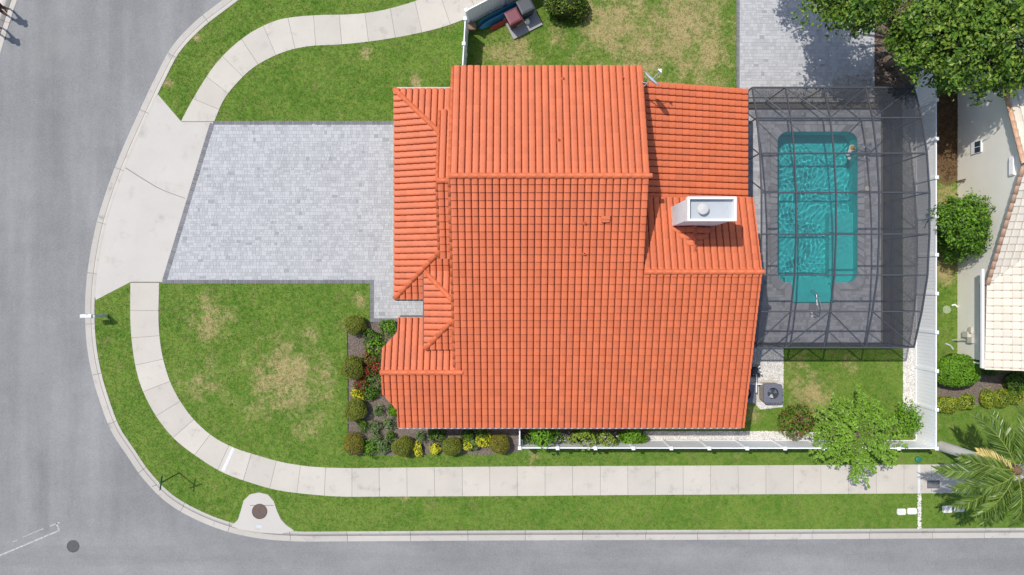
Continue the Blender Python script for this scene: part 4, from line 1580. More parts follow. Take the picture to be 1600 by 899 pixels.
# ------------------------------------------------------------ condensers and pool equipment
def condenser(x, y, label):
    root = empty('air_conditioner', (x, y, .02), label, 'air conditioner', 'condensers beside the house')
    s, h = .46, .86
    def ring(k, z, r=.12):
        pts = []
        for cx, cy, a0 in ((k - r, -k + r, 270), (k - r, k - r, 0), (-k + r, k - r, 90), (-k + r, -k + r, 180)):
            for a in np.linspace(R(a0), R(a0 + 90), 4):
                pts.append((x + cx + r * math.cos(a), y + cy + r * math.sin(a), z))
        return pts
    def loft(rings, cap=True):
        V = [v for r_ in rings for v in r_]
        n = len(rings[0])
        Fs = [(i * n + k, i * n + (k + 1) % n, (i + 1) * n + (k + 1) % n, (i + 1) * n + k) for i in range(len(rings) - 1) for k in range(n)]
        return V, Fs
    MB().box(x - .55, y - .55, 0, x + .55, y + .55, .08).build('pad', M_CONC, root)
    V, Fs = loft([ring(s * .97, .08), ring(s * .97, h - .07)])
    cab = mesh('cabinet', V, Fs, mat('tan_cabinet', (.42, .39, .34), .6, .3, .05, 3), root)
    for k in range(14):
        z = .13 + k * .047
        V, Fs = loft([ring(s, z), ring(s, z + .025)])
        mesh('louvre', V, Fs, MATS['tan_cabinet'], cab)
    rr = .29
    V = ring(s * 1.03, h - .07) + ring(s * 1.03, h) + [(x + rr * math.cos(R(270 + a_)), y + rr * math.sin(R(270 + a_)), h + .015) for a_ in [22.5 * i for i in range(16)]]
    V += [(v[0], v[1], h - .2) for v in V[32:48]]
    n = 16
    Fs = [(i * n + k, i * n + (k + 1) % n, (i + 1) * n + (k + 1) % n, (i + 1) * n + k) for i in range(3) for k in range(n)]
    mesh('top_cover', V, Fs, mat('charcoal_top', (.13, .135, .16), .5, .4, .08, 4), root)
    MB().lathe([(rr, h - .22), (.02, h - .21)], (x, y, 0), 16).build('fan_well', M_DARK, root)
    for k in range(3):
        a = R(k * 120 + 20)
        V = []
        for rad, tw in ((.06, .03), (.27, .06)):
            for da in (-.45, .45):
                V.append((x + rad * math.cos(a + da), y + rad * math.sin(a + da), h - .14 + tw * da))
        mesh('fan_blade', V, [(0, 1, 3, 2)], M_STEEL, root)
    g_ = MB()
    for rad in (.1, .17, .24):
        pts = [(x + rad * math.cos(q), y + rad * math.sin(q), h + .01) for q in np.linspace(0, 2 * math.pi, 21)]
        g_.tube(pts, .004, 4, False)
    for k in range(8):
        q = k * math.pi / 4
        g_.tube([(x, y, h + .012), (x + rr * math.cos(q), y + rr * math.sin(q), h + .012)], .004, 4)
    g_.build('fan_guard', M_DARK, root)


condenser(*P(1208, 615, .86), 'air conditioner condenser standing clear of the eave on white gravel')
condenser(*P(1165, 616, .86), 'air conditioner condenser half hidden under the tiled eave')
ex, ey = P(1180, 582, .5)
pe = empty('pool_pump', (ex, ey, .02), 'black pool pump and filter with white pipes beside the house', 'pump')
MB().box(ex - .35, ey - .3, .02, ex + .35, ey + .35, .08).build('base', M_CONC, pe)
MB().lathe([(.19, .08), (.2, .2), (.2, .75), (.14, .85), (.04, .9)], (ex - .1, ey + .12, 0), 16).build('filter', M_DARK, pe, True)
MB().tube([(ex - .1, ey - .15, .25), (ex + .3, ey - .15, .25)], .11, 14).lathe([(.09, .25), (.1, .45), (.03, .48)], (ex + .05, ey - .15, 0), 12).build('motor', M_DARK, pe, True)
for k, pts in enumerate(([(ex - .1, ey - .1, .5), (ex + .02, ey - .1, .62), (ex + .02, ey - 1.0, .62), (ex + .02, ey - 1.1, .1)], [(ex - .5, ey - .62, .45), (ex + .55, ey - .62, .45), (ex + .72, ey - .66, .4), (ex + .78, ey - .72, .05)],
                         [(ex + .1, ey + .2, .5), (ex + .22, ey + .3, .5), (ex + .22, ey + .3, .05)])):
    MB().tube(pts, .042 if k == 1 else .035, 8).build('pipe', M_WHITE, pe)
for dx, dy in ((-.12, .3), (.22, .12), (.28, -.05), (.12, .05)):
    MB().lathe([(.045, 0), (.05, .06), (.03, .09)], (ex + dx, ey + dy, .55), 8).tube([(ex + dx, ey + dy, .1), (ex + dx, ey + dy, .56)], .025, 6).build('valve', M_WHITE, pe)

# ------------------------------------------------------------ neighbour's house
nb = empty('neighbour_house', (23.2, 2, 0), 'beige stucco house with pale clay tile roof at the right edge', 'house')
nr = Roof(M_TILE2, .37, .37, .05, .055, FLATS)
zG = lambda x, y: 5.0 - .44 * (5.5 - y)
zW = lambda x, y: 2.6 + .42 * (x - 22.82)
XV = 29.5
vy = lambda x: (zW(x, 0) - 5.0 + 2.42) / .44
nr.plane((22.95, .05, zG(0, .05)), (0, 1), .44, [[(22.95, vy(22.95)), (XV, vy(XV)), (XV, 5.5), (22.95, 5.5)] if vy(XV) < 5.5 else [(22.95, vy(22.95)), (22.82 + (5.0 - 2.6) / .42, 5.5), (22.95, 5.5)]])
if vy(XV) >= 5.5:
    xr = 22.82 + (5.0 - 2.6) / .42
    nr.plane((22.82, .2, 2.6), (1, 0), .42, [[(22.82, -3.95), (xr, -3.95), (xr, 5.45), (22.9, .12)]])
nr.plane((22.95 + 30 * .36, 12.5, 5.0 - .32 * 7.0), (0, -1), .32, [[(22.95, 12.5), (XV, 12.5), (XV, 5.5), (22.95, 5.5)]])
ndeck = nr.build(nb, 260)
ndeck.data.materials.clear()
ndeck.data.materials.append(mat('neighbour_underlay', (.3, .24, .19), .9, .1))
ridge(ndeck, (22.9, 5.5, 5.03), (xr, 5.5, 5.03), M_TILE3, r=.12)
ridge(ndeck, (22.93, .15, zG(0, .15) + .03), (22.93, 5.4, zG(0, 5.4) + .03), M_TILE3, r=.11, lift=.02, name='rake_tile')
ridge(ndeck, (22.93, 12.4, 5.0 - .32 * 6.9 + .03), (22.93, 5.6, 5.0), M_TILE3, r=.11, lift=.02, name='rake_tile')
wl = MB()
wl.add([(23.2, -3.6, 0), (23.2, .3, 0), (23.2, .3, 2.5), (23.2, -3.6, 2.5), (30, -3.6, 0), (30, .3, 0), (30, .3, 2.5), (30, -3.6, 2.5)],
       [(0, 1, 2, 3), (7, 6, 5, 4), (0, 3, 7, 4), (3, 2, 6, 7)])
prf = [(.3, 0), (12.1, 0), (12.1, 5.0 - .32 * 6.6 - .2), (5.5, 4.78), (.3, zG(0, .3) - .2)]
wl.add([(23.2, y, z) for y, z in prf] + [(30, y, z) for y, z in prf], [(0, 1, 2, 3, 4), (9, 8, 7, 6, 5)] + [(i, 5 + i, 5 + (i + 1) % 5, (i + 1) % 5) for i in range(5)])
wl.build('wall', M_STUCCO2, nb)
MB().bar((22.76, -3.9, 2.55), (22.76, .9, 2.55), .13, .12).build('gutter', M_WHITE, nb)
MB().bar((22.80, -3.9, 2.42), (22.80, .2, 2.42), .05, .2).build('fascia', mat('grey_fascia', (.3, .33, .34), .6, .3), nb)
MB().tube([(22.78, -3.75, 2.5), (22.9, -3.75, 2.3), (23.13, -3.75, 2.1), (23.13, -3.75, .1)], .045, 8).build('downspout', M_WHITE, nb)
wy, wz = 230, 1.6
Y = P(0, 230, 1.6)[1]
win = MB().box(23.14, Y - .30, 1.15, 23.22, Y + .30, 1.9).build('window', M_WHITE, nb)
for a_, b_ in ((-.27, -.02), (.02, .27)):
    MB().box(23.125, Y + a_, 1.45, 23.145, Y + b_, 1.84).build('pane', mat('dark_glass', (.03, .05, .07), .1, .5, .05, 2, 0), win)
Y = P(0, 258, 4.2)[1]
MB().box(23.12, Y - .45, 3.85, 23.21, Y + .45, 4.15).build('gable_vent', M_WHITE, nb)
for k in range(5):
    MB().box(23.09, Y - .4, 3.88 + k * .055, 23.125, Y + .4, 3.91 + k * .055).build('vent_slat', M_WHITE, nb.children[-1])
# services on the neighbour's wall
hb = empty('hose_bib', (23.15, P(0, 284)[1], .3), 'brown tap pipe on the neighbour wall above the round tree', 'tap')
Y = P(0, 284)[1]
MB().tube([(23.12, Y, 0), (23.12, Y, .75), (23.05, Y - .02, .8)], .03, 8).tube([(23.1, Y - .02, .55), (22.95, Y - .1, .5)], .025, 6).build('pipe', mat('brown_pipe', (.09, .05, .04), .5, .4), hb)
mt = empty('meter_box', (23.1, P(0, 520)[1], .6), 'cream utility meter boxes and conduit on the neighbour wall', 'meter box')
for k, (py, z0, z1, d) in enumerate(((521, .6, 1.0, .14), (529, 1.0, 1.35, .16), (514, 1.0, 1.2, .1))):
    Y = P(0, py)[1]
    MB().box(23.2 - d, Y - .14, z0, 23.21, Y + .14, z1).build('box', mat('cream_box', (.5, .47, .4), .6, .3, .08, 4), mt)
Y = P(0, 531)[1]
MB().tube([(22.9, Y - .02, .05), (23.0, Y, .2), (23.12, Y, .5), (23.12, Y, 1.1)], .03, 8).tube([(22.55, Y - .2, .03), (22.8, Y - .3, .05), (22.95, Y - .5, .04)], .05, 6).build('conduit', M_GREYMETAL, mt)
x, y = P(1479, 484)
o = MB().lathe([(.2, 0), (.22, .012), (.1, .02), (.02, .022)], (x, y, .01), 14).build('drain_lid', mat('pale_green_lid', (.28, .34, .2), .7, .2, .2, 7))
tag(o, 'pale round lid in the grass between fence and neighbour', 'lid')
x, y = P(1491, 478)
o = MB().tube([(x - .16, y + .02, .04), (x, y + .06, .06), (x + .14, y - .06, .04)], .045, 6).build('splash_pipe', M_WHITE)
tag(o, 'short white drain pipe end against the neighbour wall', 'pipe')

# ------------------------------------------------------------ foliage
F_DARK = foliage('leaf_deep_green', (.018, .05, .008), (.085, .15, .015))
F_MID = foliage('leaf_mid_green', (.022, .07, .006), (.15, .28, .022))
F_BRIGHT = foliage('leaf_bright_green', (.055, .16, .008), (.21, .40, .02))
F_LIME = foliage('leaf_lime', (.10, .16, .014), (.30, .40, .05))
F_FEATHER = foliage('leaf_feathery', (.07, .16, .014), (.235, .41, .04))
F_OLIVE = foliage('leaf_olive', (.075, .12, .01), (.25, .31, .03), .2)
F_RUST = foliage('leaf_rust_olive', (.14, .12, .012), (.34, .28, .035), .2)
F_YELLOW = foliage('leaf_yellow', (.42, .40, .015), (.74, .72, .05))
F_RED = foliage('leaf_red', (.16, .015, .015), (.48, .045, .04))
F_COPPER = foliage('leaf_copper', (.10, .07, .015), (.32, .14, .05))
F_GREYGREEN = foliage('leaf_grey_green', (.08, .14, .04), (.23, .33, .11))
F_PALM = foliage('palm_leaflet', (.06, .13, .018), (.25, .36, .065), .3, .35, .5)
F_DRY = foliage('dry_frond', (.52, .42, .14), (.76, .64, .27), .15)
M_BARK = mat('grey_bark', (.16, .13, .105), .9, .15, .25, 4, .2, 25, bump=.5)
M_PALMBARK = mat('palm_bark', (.56, .53, .49), .9, .15, .15, 3, .12, 14, bump=.4)
M_STEM = mat('green_stem', (.1, .13, .03), .7, .3)
M_CORE = mat('shrub_core', (.03, .04, .012), .95, .1)


def blob_points(n, rx, ry, rz, fill=.35, lump=.18, seed=0, k=5):
    """points on and under a lumpy ellipsoid shell; also gives outward normals"""
    r2 = np.random.default_rng(seed)
    d = r2.normal(size=(n, 3))
    d /= np.linalg.norm(d, axis=1)[:, None]
    f = np.ones(n)
    for _ in range(k):
        w = r2.normal(size=3) * 2.3
        f += lump / math.sqrt(k) * 1.5 * np.sin(d @ w + r2.uniform(0, 6.3))
    rad = f * (1 - fill * r2.random(n) ** 1.6)
    return d * rad[:, None] * [rx, ry, rz], d


def shrub(name, label, cat, x, y, r, h, leaf, n, m, group=None, seed=1, ry=None, lump=.12, core=True, squash=1.0, up=.35, wid=.5, second=None):
    ry = ry or r
    root = empty(name, (x, y, 0), label, cat, group)
    C, d = blob_points(n, r, ry, h / 2, .22, lump, seed)
    keep = C[:, 2] > -h * .49
    C, d = C[keep], d[keep]
    C = C + [x, y, h / 2 + .04]
    Nn = d + rng.normal(size=d.shape) * .55 + [0, 0, up]
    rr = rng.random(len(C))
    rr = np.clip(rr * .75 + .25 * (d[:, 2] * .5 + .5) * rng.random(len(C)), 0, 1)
    if second:
        a = rng.random(len(C)) < second[1]
        for mm, sel in ((m, ~a), (second[0], a)):
            V, T, q = leaves(C[sel], Nn[sel], leaf, leaf * wid, rr[sel])
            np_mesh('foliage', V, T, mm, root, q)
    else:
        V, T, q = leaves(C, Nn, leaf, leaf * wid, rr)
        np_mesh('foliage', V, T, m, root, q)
    if core:  # dark solid core added inside the leaves to block gaps, not real branches
        MB().lathe([(.05, .02), (r * .5, .06), (r * .78, h * .35), (r * .72, h * .65), (r * .35, h * .84), (.02, h * .86)], (x, y, 0), 14).build('dark_core', M_CORE, root, True)
    else:
        q = MB()
        r2 = random.Random(seed)
        for i in range(7):
            a = r2.uniform(0, 6.28)
            q.tube([(x, y, 0), (x + .3 * r * math.cos(a), y + .3 * ry * math.sin(a), h * .4), (x + .75 * r * math.cos(a), y + .75 * ry * math.sin(a), h * .8)], [.02, .015, .006], 5)
        q.build('stem', M_BARK, root)
    return root


# clipped globe shrubs round the front bed
globes = ((556, 508, 16.5, .8, 'clipped round shrub at the driveway corner of the bed', F_OLIVE), (551, 574, 18.5, .95, 'clipped round shrub beside the red flowering plants', F_OLIVE),
          (556, 641, 17.5, .95, 'clipped round shrub midway down the lawn edge of the bed', F_OLIVE), (553, 694, 17, .95, 'clipped round shrub at the outer corner of the bed', F_RUST),
          (629, 698, 16, .95, 'clipped round shrub second along the sidewalk edge of the bed', F_OLIVE), (706, 697, 15.5, .9, 'clipped round shrub midway along the sidewalk edge of the bed', F_OLIVE),
          (781, 694, 16.5, 1.0, 'bronze tinted clipped round shrub next to the white fence return', F_RUST))
for k, (px, py, r, h, lab, m) in enumerate(globes):
    x, y = P(px, py, h * .55)
    shrub('globe_shrub', lab, 'shrub', x, y, r / 31, h, .06, 5200, m, 'clipped globe shrubs', 20 + k, lump=.075, second=(F_RUST if m is F_OLIVE else F_OLIVE, .25))

small = [
    (577, 702, 10, .5, F_BRIGHT, 'low bright green shrub beside the corner globe shrub'),
    (558, 615, 9, .45, F_YELLOW, 'yellow leaved plant between the red plants and a globe shrub'),
    (652, 702, 8.5, .45, F_YELLOW, 'yellow leaved plant in the shadow of the second globe shrub'),
    (679, 703, 8, .4, F_YELLOW, 'yellow leaved plant left of the middle globe shrub'),
    (731, 695, 8, .45, F_YELLOW, 'yellow leaved plant right of the middle globe shrub'),
    (757, 688, 9.5, .5, F_YELLOW, 'yellow leaved plant touching the bronze globe shrub'),
    (741, 694, 8, .4, F_GREYGREEN, 'grey green plant between two yellow plants'),
    (570, 583, 10, .4, F_RED, 'red flowering plant beside the second globe shrub'),
    (566, 597, 11, .4, F_RED, 'red flowering plant above the yellow plant'),
    (588, 574, 11, .4, F_RED, 'red flowering plant nearest the bay roof'),
    (577, 556, 12, .45, F_COPPER, 'copper leaved plant above the red plants'),
    (590, 543, 13, .5, F_BRIGHT, 'leafy green plant left of the bay roof corner'),
    (581, 527, 12, .45, F_MID, 'leafy green plant beside the first globe shrub'),
    (607, 510, 11, .45, F_BRIGHT, 'leafy green plant at the walkway end of the bed'),
    (588, 600, 12, .45, F_MID, 'leafy green plant right of the red plants'),
    (578, 615, 10, .4, F_MID, 'leafy green plant right of the yellow plant'),
    (592, 642, 10, .4, F_GREYGREEN, 'grey green spiky plant in bare mulch beside a globe shrub'),
    (608, 663, 10, .4, F_GREYGREEN, 'grey green spiky plant nearest the roof corner'),
    (567, 665, 10, .4, F_MID, 'green spiky plant above the corner globe shrub'),
    (586, 666, 10, .4, F_GREYGREEN, 'grey green spiky plant in the middle of the bed corner'),
    (587, 684, 9, .4, F_GREYGREEN, 'grey green spiky plant above the low bright shrub'),
    (609, 683, 9, .4, F_MID, 'green spiky plant above the second globe shrub'),
    (598, 698, 8, .4, F_GREYGREEN, 'pale grey green plant left of the second globe shrub'),
    (657, 682, 8, .4, F_GREYGREEN, 'grey green spiky plant in bare mulch below the eave'),
    (682, 680, 11, .35, F_MID, 'wide green plant below the eave left of the middle globe'),
    (731, 680, 8, .4, F_MID, 'green plant below the eave right of the middle globe'),
    (752, 678, 8, .4, F_MID, 'green plant below the eave above the bright yellow plant'),
    (614, 642, 7, .5, F_BRIGHT, 'small bright green plant tucked under the bay roof'),
]
for k, (px, py, r, h, m, lab) in enumerate(small):
    x, y = P(px, py, h * .6)
    spiky = 'spiky' in lab
    shrub('bedding_plant', lab, 'plant', x, y, r / (35 if spiky else 28), h, .19 if spiky else .11, 210 if spiky else 600, m, 'small plants in the front bed', 60 + k, lump=.3, core=False, wid=.22 if spiky else .55,
          second=(F_MID, .15 if m is F_YELLOW else .35) if m in (F_RED, F_COPPER, F_YELLOW) else None)

edge = spline(PP([(583, 505), (546, 503), (543, 520), (544, 600), (544.5, 690), (547, 712)]), .2)
o = MB().tube([(*q, .02) for q in edge], .025, 6).build('bed_edging', mat('black_edging', (.03, .028, .026), .7, .3))
tag(o, 'thin dark edging between the main lawn and the planting bed', 'edging')

# plants behind the long fence
x, y = P(848, 682, 1.6)
shrub('leafy_bush', 'tall bright green bush rising beside the eave and fence return', 'bush', x, y, .72, 1.9, .3, 620, F_BRIGHT, None, 5, lump=.35, core=False, wid=.28)
x, y = P(908, 682, 1.0)
shrub('side_hedge', 'sprawling yellow green bush behind the long fence', 'bush', x, y, .8, 1.4, .17, 1000, F_LIME, None, 6, ry=.42, lump=.4, core=False)
x, y = P(952, 690, 1.0)
shrub('side_hedge', 'smaller yellow green bush leaning over the long fence', 'bush', x, y, .5, 1.4, .16, 500, F_LIME, None, 9, ry=.4, lump=.4, core=False)
x, y = P(992, 681, .9)
shrub('side_hedge', 'dense bright green bush at the end of the side bed', 'bush', x, y, .62, 1.3, .14, 1700, F_BRIGHT, None, 7, ry=.42, lump=.2)
x, y = P(1247, 661, .8)
shrub('copper_bush', 'green and copper leaved bush beside the feathery tree', 'bush', x, y, .78, 1.2, .17, 900, F_MID, None, 8, lump=.35, core=False, second=(F_COPPER, .38), wid=.4)
x, y = P(884, -2, .9)
shrub('back_bush', 'dark green bush at the top edge of the back lawn', 'bush', x, y, 1.15, 1.4, .13, 3800, F_DARK, None, 12, ry=.95, lump=.3, second=(F_OLIVE, .4))
x, y = P(1497, 580, .9)
shrub('round_hedge', 'big glossy bright green rounded shrub by the neighbour house', 'shrub', x, y, 1.12, 1.5, .12, 6500, F_BRIGHT, None, 13, ry=.82, lump=.06)
for k, (px, py, r, lab) in enumerate(((1473, 632, .38, 'yellow green clipped shrub against the fence'), (1487, 631, .42, 'yellow green clipped shrub second from the fence'), (1512, 628, .40, 'yellow green clipped shrub third from the fence'),
                                      (1545, 624, .42, 'yellow green clipped shrub fourth from the fence'), (1566, 622, .42, 'yellow green clipped shrub fifth from the fence'), (1589, 620, .42, 'yellow green clipped shrub rightmost by the mulch'))):
    x, y = P(px, py, .4)
    shrub('lime_shrub', lab, 'shrub', x, y, r, .6, .07, 1700, F_LIME, 'yellow green edging shrubs', 90 + k, lump=.12, second=(F_YELLOW, .2))
x, y = P(1588, 598, .5)
shrub('dark_shrub', 'dark green shrub below the pale roof corner', 'shrub', x, y, .65, .8, .1, 1900, F_MID, None, 14, lump=.2)
x, y = P(1550, 578, .4)
shrub('dark_shrub', 'small dark green shrub in the shade of the pale roof', 'shrub', x, y, .3, .6, .09, 700, F_MID, None, 15, lump=.2)


def tree(name, label, base, lobes, leaf, dens, m, seed, trunk_r=.16, wid=.55, second=None, group=None):
    """lobes: (x, y, z, rx, ry, rz); leaf rosettes on lumpy lobes, limbs from the trunk to each lobe"""
    root = empty(name, (*base, 0), label, 'tree', group)
    r2 = np.random.default_rng(seed)
    Cs, Ns, Rs = [], [], []
    for i, (x, y, z, rx, ry, rz) in enumerate(lobes):
        nc = int(dens * rx * ry)
        Cc, dd_ = blob_points(nc, rx, ry, rz, .5, .3, seed * 7 + i, 7)
        Cc = Cc + [x, y, z]
        k = 11
        off = r2.normal(size=(nc, k, 3)) * leaf * .75
        C = (Cc[:, None] + off).reshape(-1, 3)
        Nn = (dd_[:, None] * .7 + r2.normal(size=(nc, k, 3)) * .5 + [0, 0, .75]).reshape(-1, 3)
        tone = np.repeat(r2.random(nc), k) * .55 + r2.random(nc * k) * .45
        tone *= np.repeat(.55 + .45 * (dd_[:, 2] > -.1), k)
        Cs.append(C)
        Ns.append(Nn)
        Rs.append(tone)
    C, Nn, tone = np.vstack(Cs), np.vstack(Ns), np.concatenate(Rs)
    a = np.zeros(len(C), bool) if not second else r2.random(len(C)) < second[1]
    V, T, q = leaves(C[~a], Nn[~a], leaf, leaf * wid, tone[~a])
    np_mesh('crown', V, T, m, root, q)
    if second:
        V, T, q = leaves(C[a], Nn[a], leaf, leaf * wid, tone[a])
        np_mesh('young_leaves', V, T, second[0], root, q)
    zb = min(l[2] - l[5] for l in lobes)
    top = (base[0], base[1], max(.8, zb + .2))
    MB().tube([(*base, -.1), (base[0] + .03, base[1], top[2] * .5), top], [trunk_r * 1.25, trunk_r, trunk_r * .8], 10).build('trunk', M_BARK, root, True)
    for x, y, z, rx, ry, rz in lobes:
        q = MB()
        q.tube([top, ((top[0] + x) / 2 + .1, (top[1] + y) / 2, (top[2] + z) / 2), (x, y, z), (x + rx * .3, y + ry * .4, z + rz * .6)], [trunk_r * .6, trunk_r * .42, trunk_r * .25, .015], 7)
        for s in range(5):
            a_ = r2.uniform(0, 6.28)
            q.tube([(x, y, z - rz * .2), (x + rx * .7 * math.cos(a_), y + ry * .7 * math.sin(a_), z + rz * r2.uniform(-.2, .5))], [trunk_r * .2, .012], 5)
        q.build('limb', M_BARK, root, True)
    return root


x, y = P(1505, 355, 2.2)
tree('round_tree', 'dense round green tree between the fence and the neighbour wall', (x - .1, y), [(x - .1, y + .1, 2.1, 1.35, 1.4, 1.15), (x + .35, y - .75, 1.7, .8, .75, .8), (x - .55, y + .6, 1.8, .7, .7, .8), (x + .5, y + .65, 2.2, .8, .75, .7)],
     .14, 300, F_MID, 31, .09, second=(F_BRIGHT, .35))
L1 = [(*P(1330, -15, 5.6), 5.6, 1.6, 1.7, 1.2), (*P(1295, -2, 5.2), 5.2, 1.0, .9, .8), (*P(1345, 22, 5.3), 5.3, 1.05, .75, .8), (*P(1300, -55, 5.5), 5.5, 1.5, 1.3, 1.0), (*P(1375, 10, 5.0), 5.0, .8, .9, .9), (*P(1240, -122, 5.2), 5.2, 1.1, 1.1, .8), (*P(1288, -92, 5.4), 5.4, 1.2, 1.0, .9)]
tree('shade_tree', 'leafy green shade tree overhanging the paver patio', (18.95, 14.2), L1, .2, 100, F_MID, 33, .16, second=(F_LIME, .3), group='shade trees at the back')
L2 = [(*P(1480, 60, 5.6), 5.6, 1.9, 1.7, 1.3), (*P(1432, 88, 5.0), 5.0, .9, .9, .9), (*P(1490, 120, 5.0), 5.0, 1.2, .8, .9), (*P(1450, 20, 5.6), 5.6, 1.4, 1.3, 1.1), (*P(1510, -20, 6.0), 6.0, 2.0, 1.5, 1.2), (*P(1420, 55, 4.6), 4.6, .8, .9, .8)]
tree('shade_tree', 'large leafy green tree above the fence and pool cage corner', (19.6, 11.5), L2, .2, 88, F_MID, 34, .2, second=(F_LIME, .33), group='shade trees at the back')
L3 = [(*P(1570, 60, 6.0), 6.0, 1.9, 1.7, 1.3), (*P(1545, 118, 5.2), 5.2, 1.1, .9, .9), (*P(1598, 105, 5.5), 5.5, 1.3, 1.2, 1.0), (*P(1600, 10, 6.3), 6.3, 2.0, 1.7, 1.3), (*P(1550, -10, 6.2), 6.2, 1.6, 1.4, 1.1)]
tree('shade_tree', 'large leafy green tree over the neighbour roof corner', (22.0, 12.6), L3, .2, 88, F_MID, 35, .2, second=(F_LIME, .3), group='shade trees at the back')


def feathery_tree():
    bx0, by0 = P(1338, 680, 1.8)
    base = (bx0, by0)
    root = empty('feathery_tree', (*base, 0), 'feathery light green tree with radiating branches above the fence corner', 'tree')
    r2 = np.random.default_rng(5)
    MB().tube([(*base, -.1), (base[0] + .05, base[1] + .03, .8), (base[0], base[1], 1.5)], [.11, .08, .07], 9).build('trunk', M_BARK, root, True)
    C, Nn, Ax, Rn = [], [], [], []
    for i in range(120):
        a = r2.uniform(0, 6.283)
        reach = r2.uniform(.9, 2.5)
        rise = r2.uniform(.1, 1.9) * (1.25 - reach / 2.6)
        if i < 6:   # long shoots that break the outline
            a, reach, rise = (-1.35, 1.55, -2.9, .35, .1, 2.7)[i], (2.7, 2.6, 2.2, 2.9, 2.7, 2.3)[i], .5
        p0 = np.array([base[0], base[1], 1.3 + r2.uniform(0, .3)])
        d = np.array([math.cos(a), math.sin(a), 0])
        ts = np.linspace(0, 1, 9)
        path = [p0 + d * reach * t_ + np.array([0, 0, rise * 1.6 * t_ - rise * .75 * t_ * t_]) + r2.normal(size=3) * .03 for t_ in ts]
        MB().tube([tuple(q) for q in path], [.022 - .018 * t_ for t_ in ts], 4).build('branch', M_BARK, root)
        for k in range(2, 9):
            for s in range(9):
                f = r2.random()
                q = path[k - 1] + (path[k] - path[k - 1]) * f
                side = np.array([-d[1], d[0], 0]) * r2.choice((-1, 1))
                ax = side * .9 + d * .6 + r2.normal(size=3) * .25
                C.append(q + ax * .07 + [0, 0, r2.uniform(-.02, .05)])
                Ax.append(ax)
                Nn.append(np.array([0, 0, 1]) + r2.normal(size=3) * .35)
                Rn.append(min(1, .25 + .5 * r2.random() + .3 * k / 9))
    C, Nn, Ax, Rn = map(np.array, (C, Nn, Ax, Rn))
    V, T, q = leaves(C, Nn, .17, .085, Rn, .1, Ax)
    np_mesh('crown', V, T, F_FEATHER, root, q)
    # a brighter sucker clump on the right
    x, y = P(1415, 655, 1.2)
    Cc, dd_ = blob_points(900, .75, .62, .5, .5, .35, 77)
    C = Cc + [x, y, 1.2]
    V, T, q = leaves(C, dd_ * .4 + rng.normal(size=C.shape) * .4 + [0, 0, 1], .17, .06, rng.random(len(C)), .1)
    np_mesh('side_shoots', V, T, F_BRIGHT, root, q)
    MB().tube([(base[0], base[1], 1.0), ((base[0] + x) / 2, (base[1] + y) / 2, 1.2), (x, y, 1.3)], [.05, .035, .02], 6).build('branch', M_BARK, root)


feathery_tree()


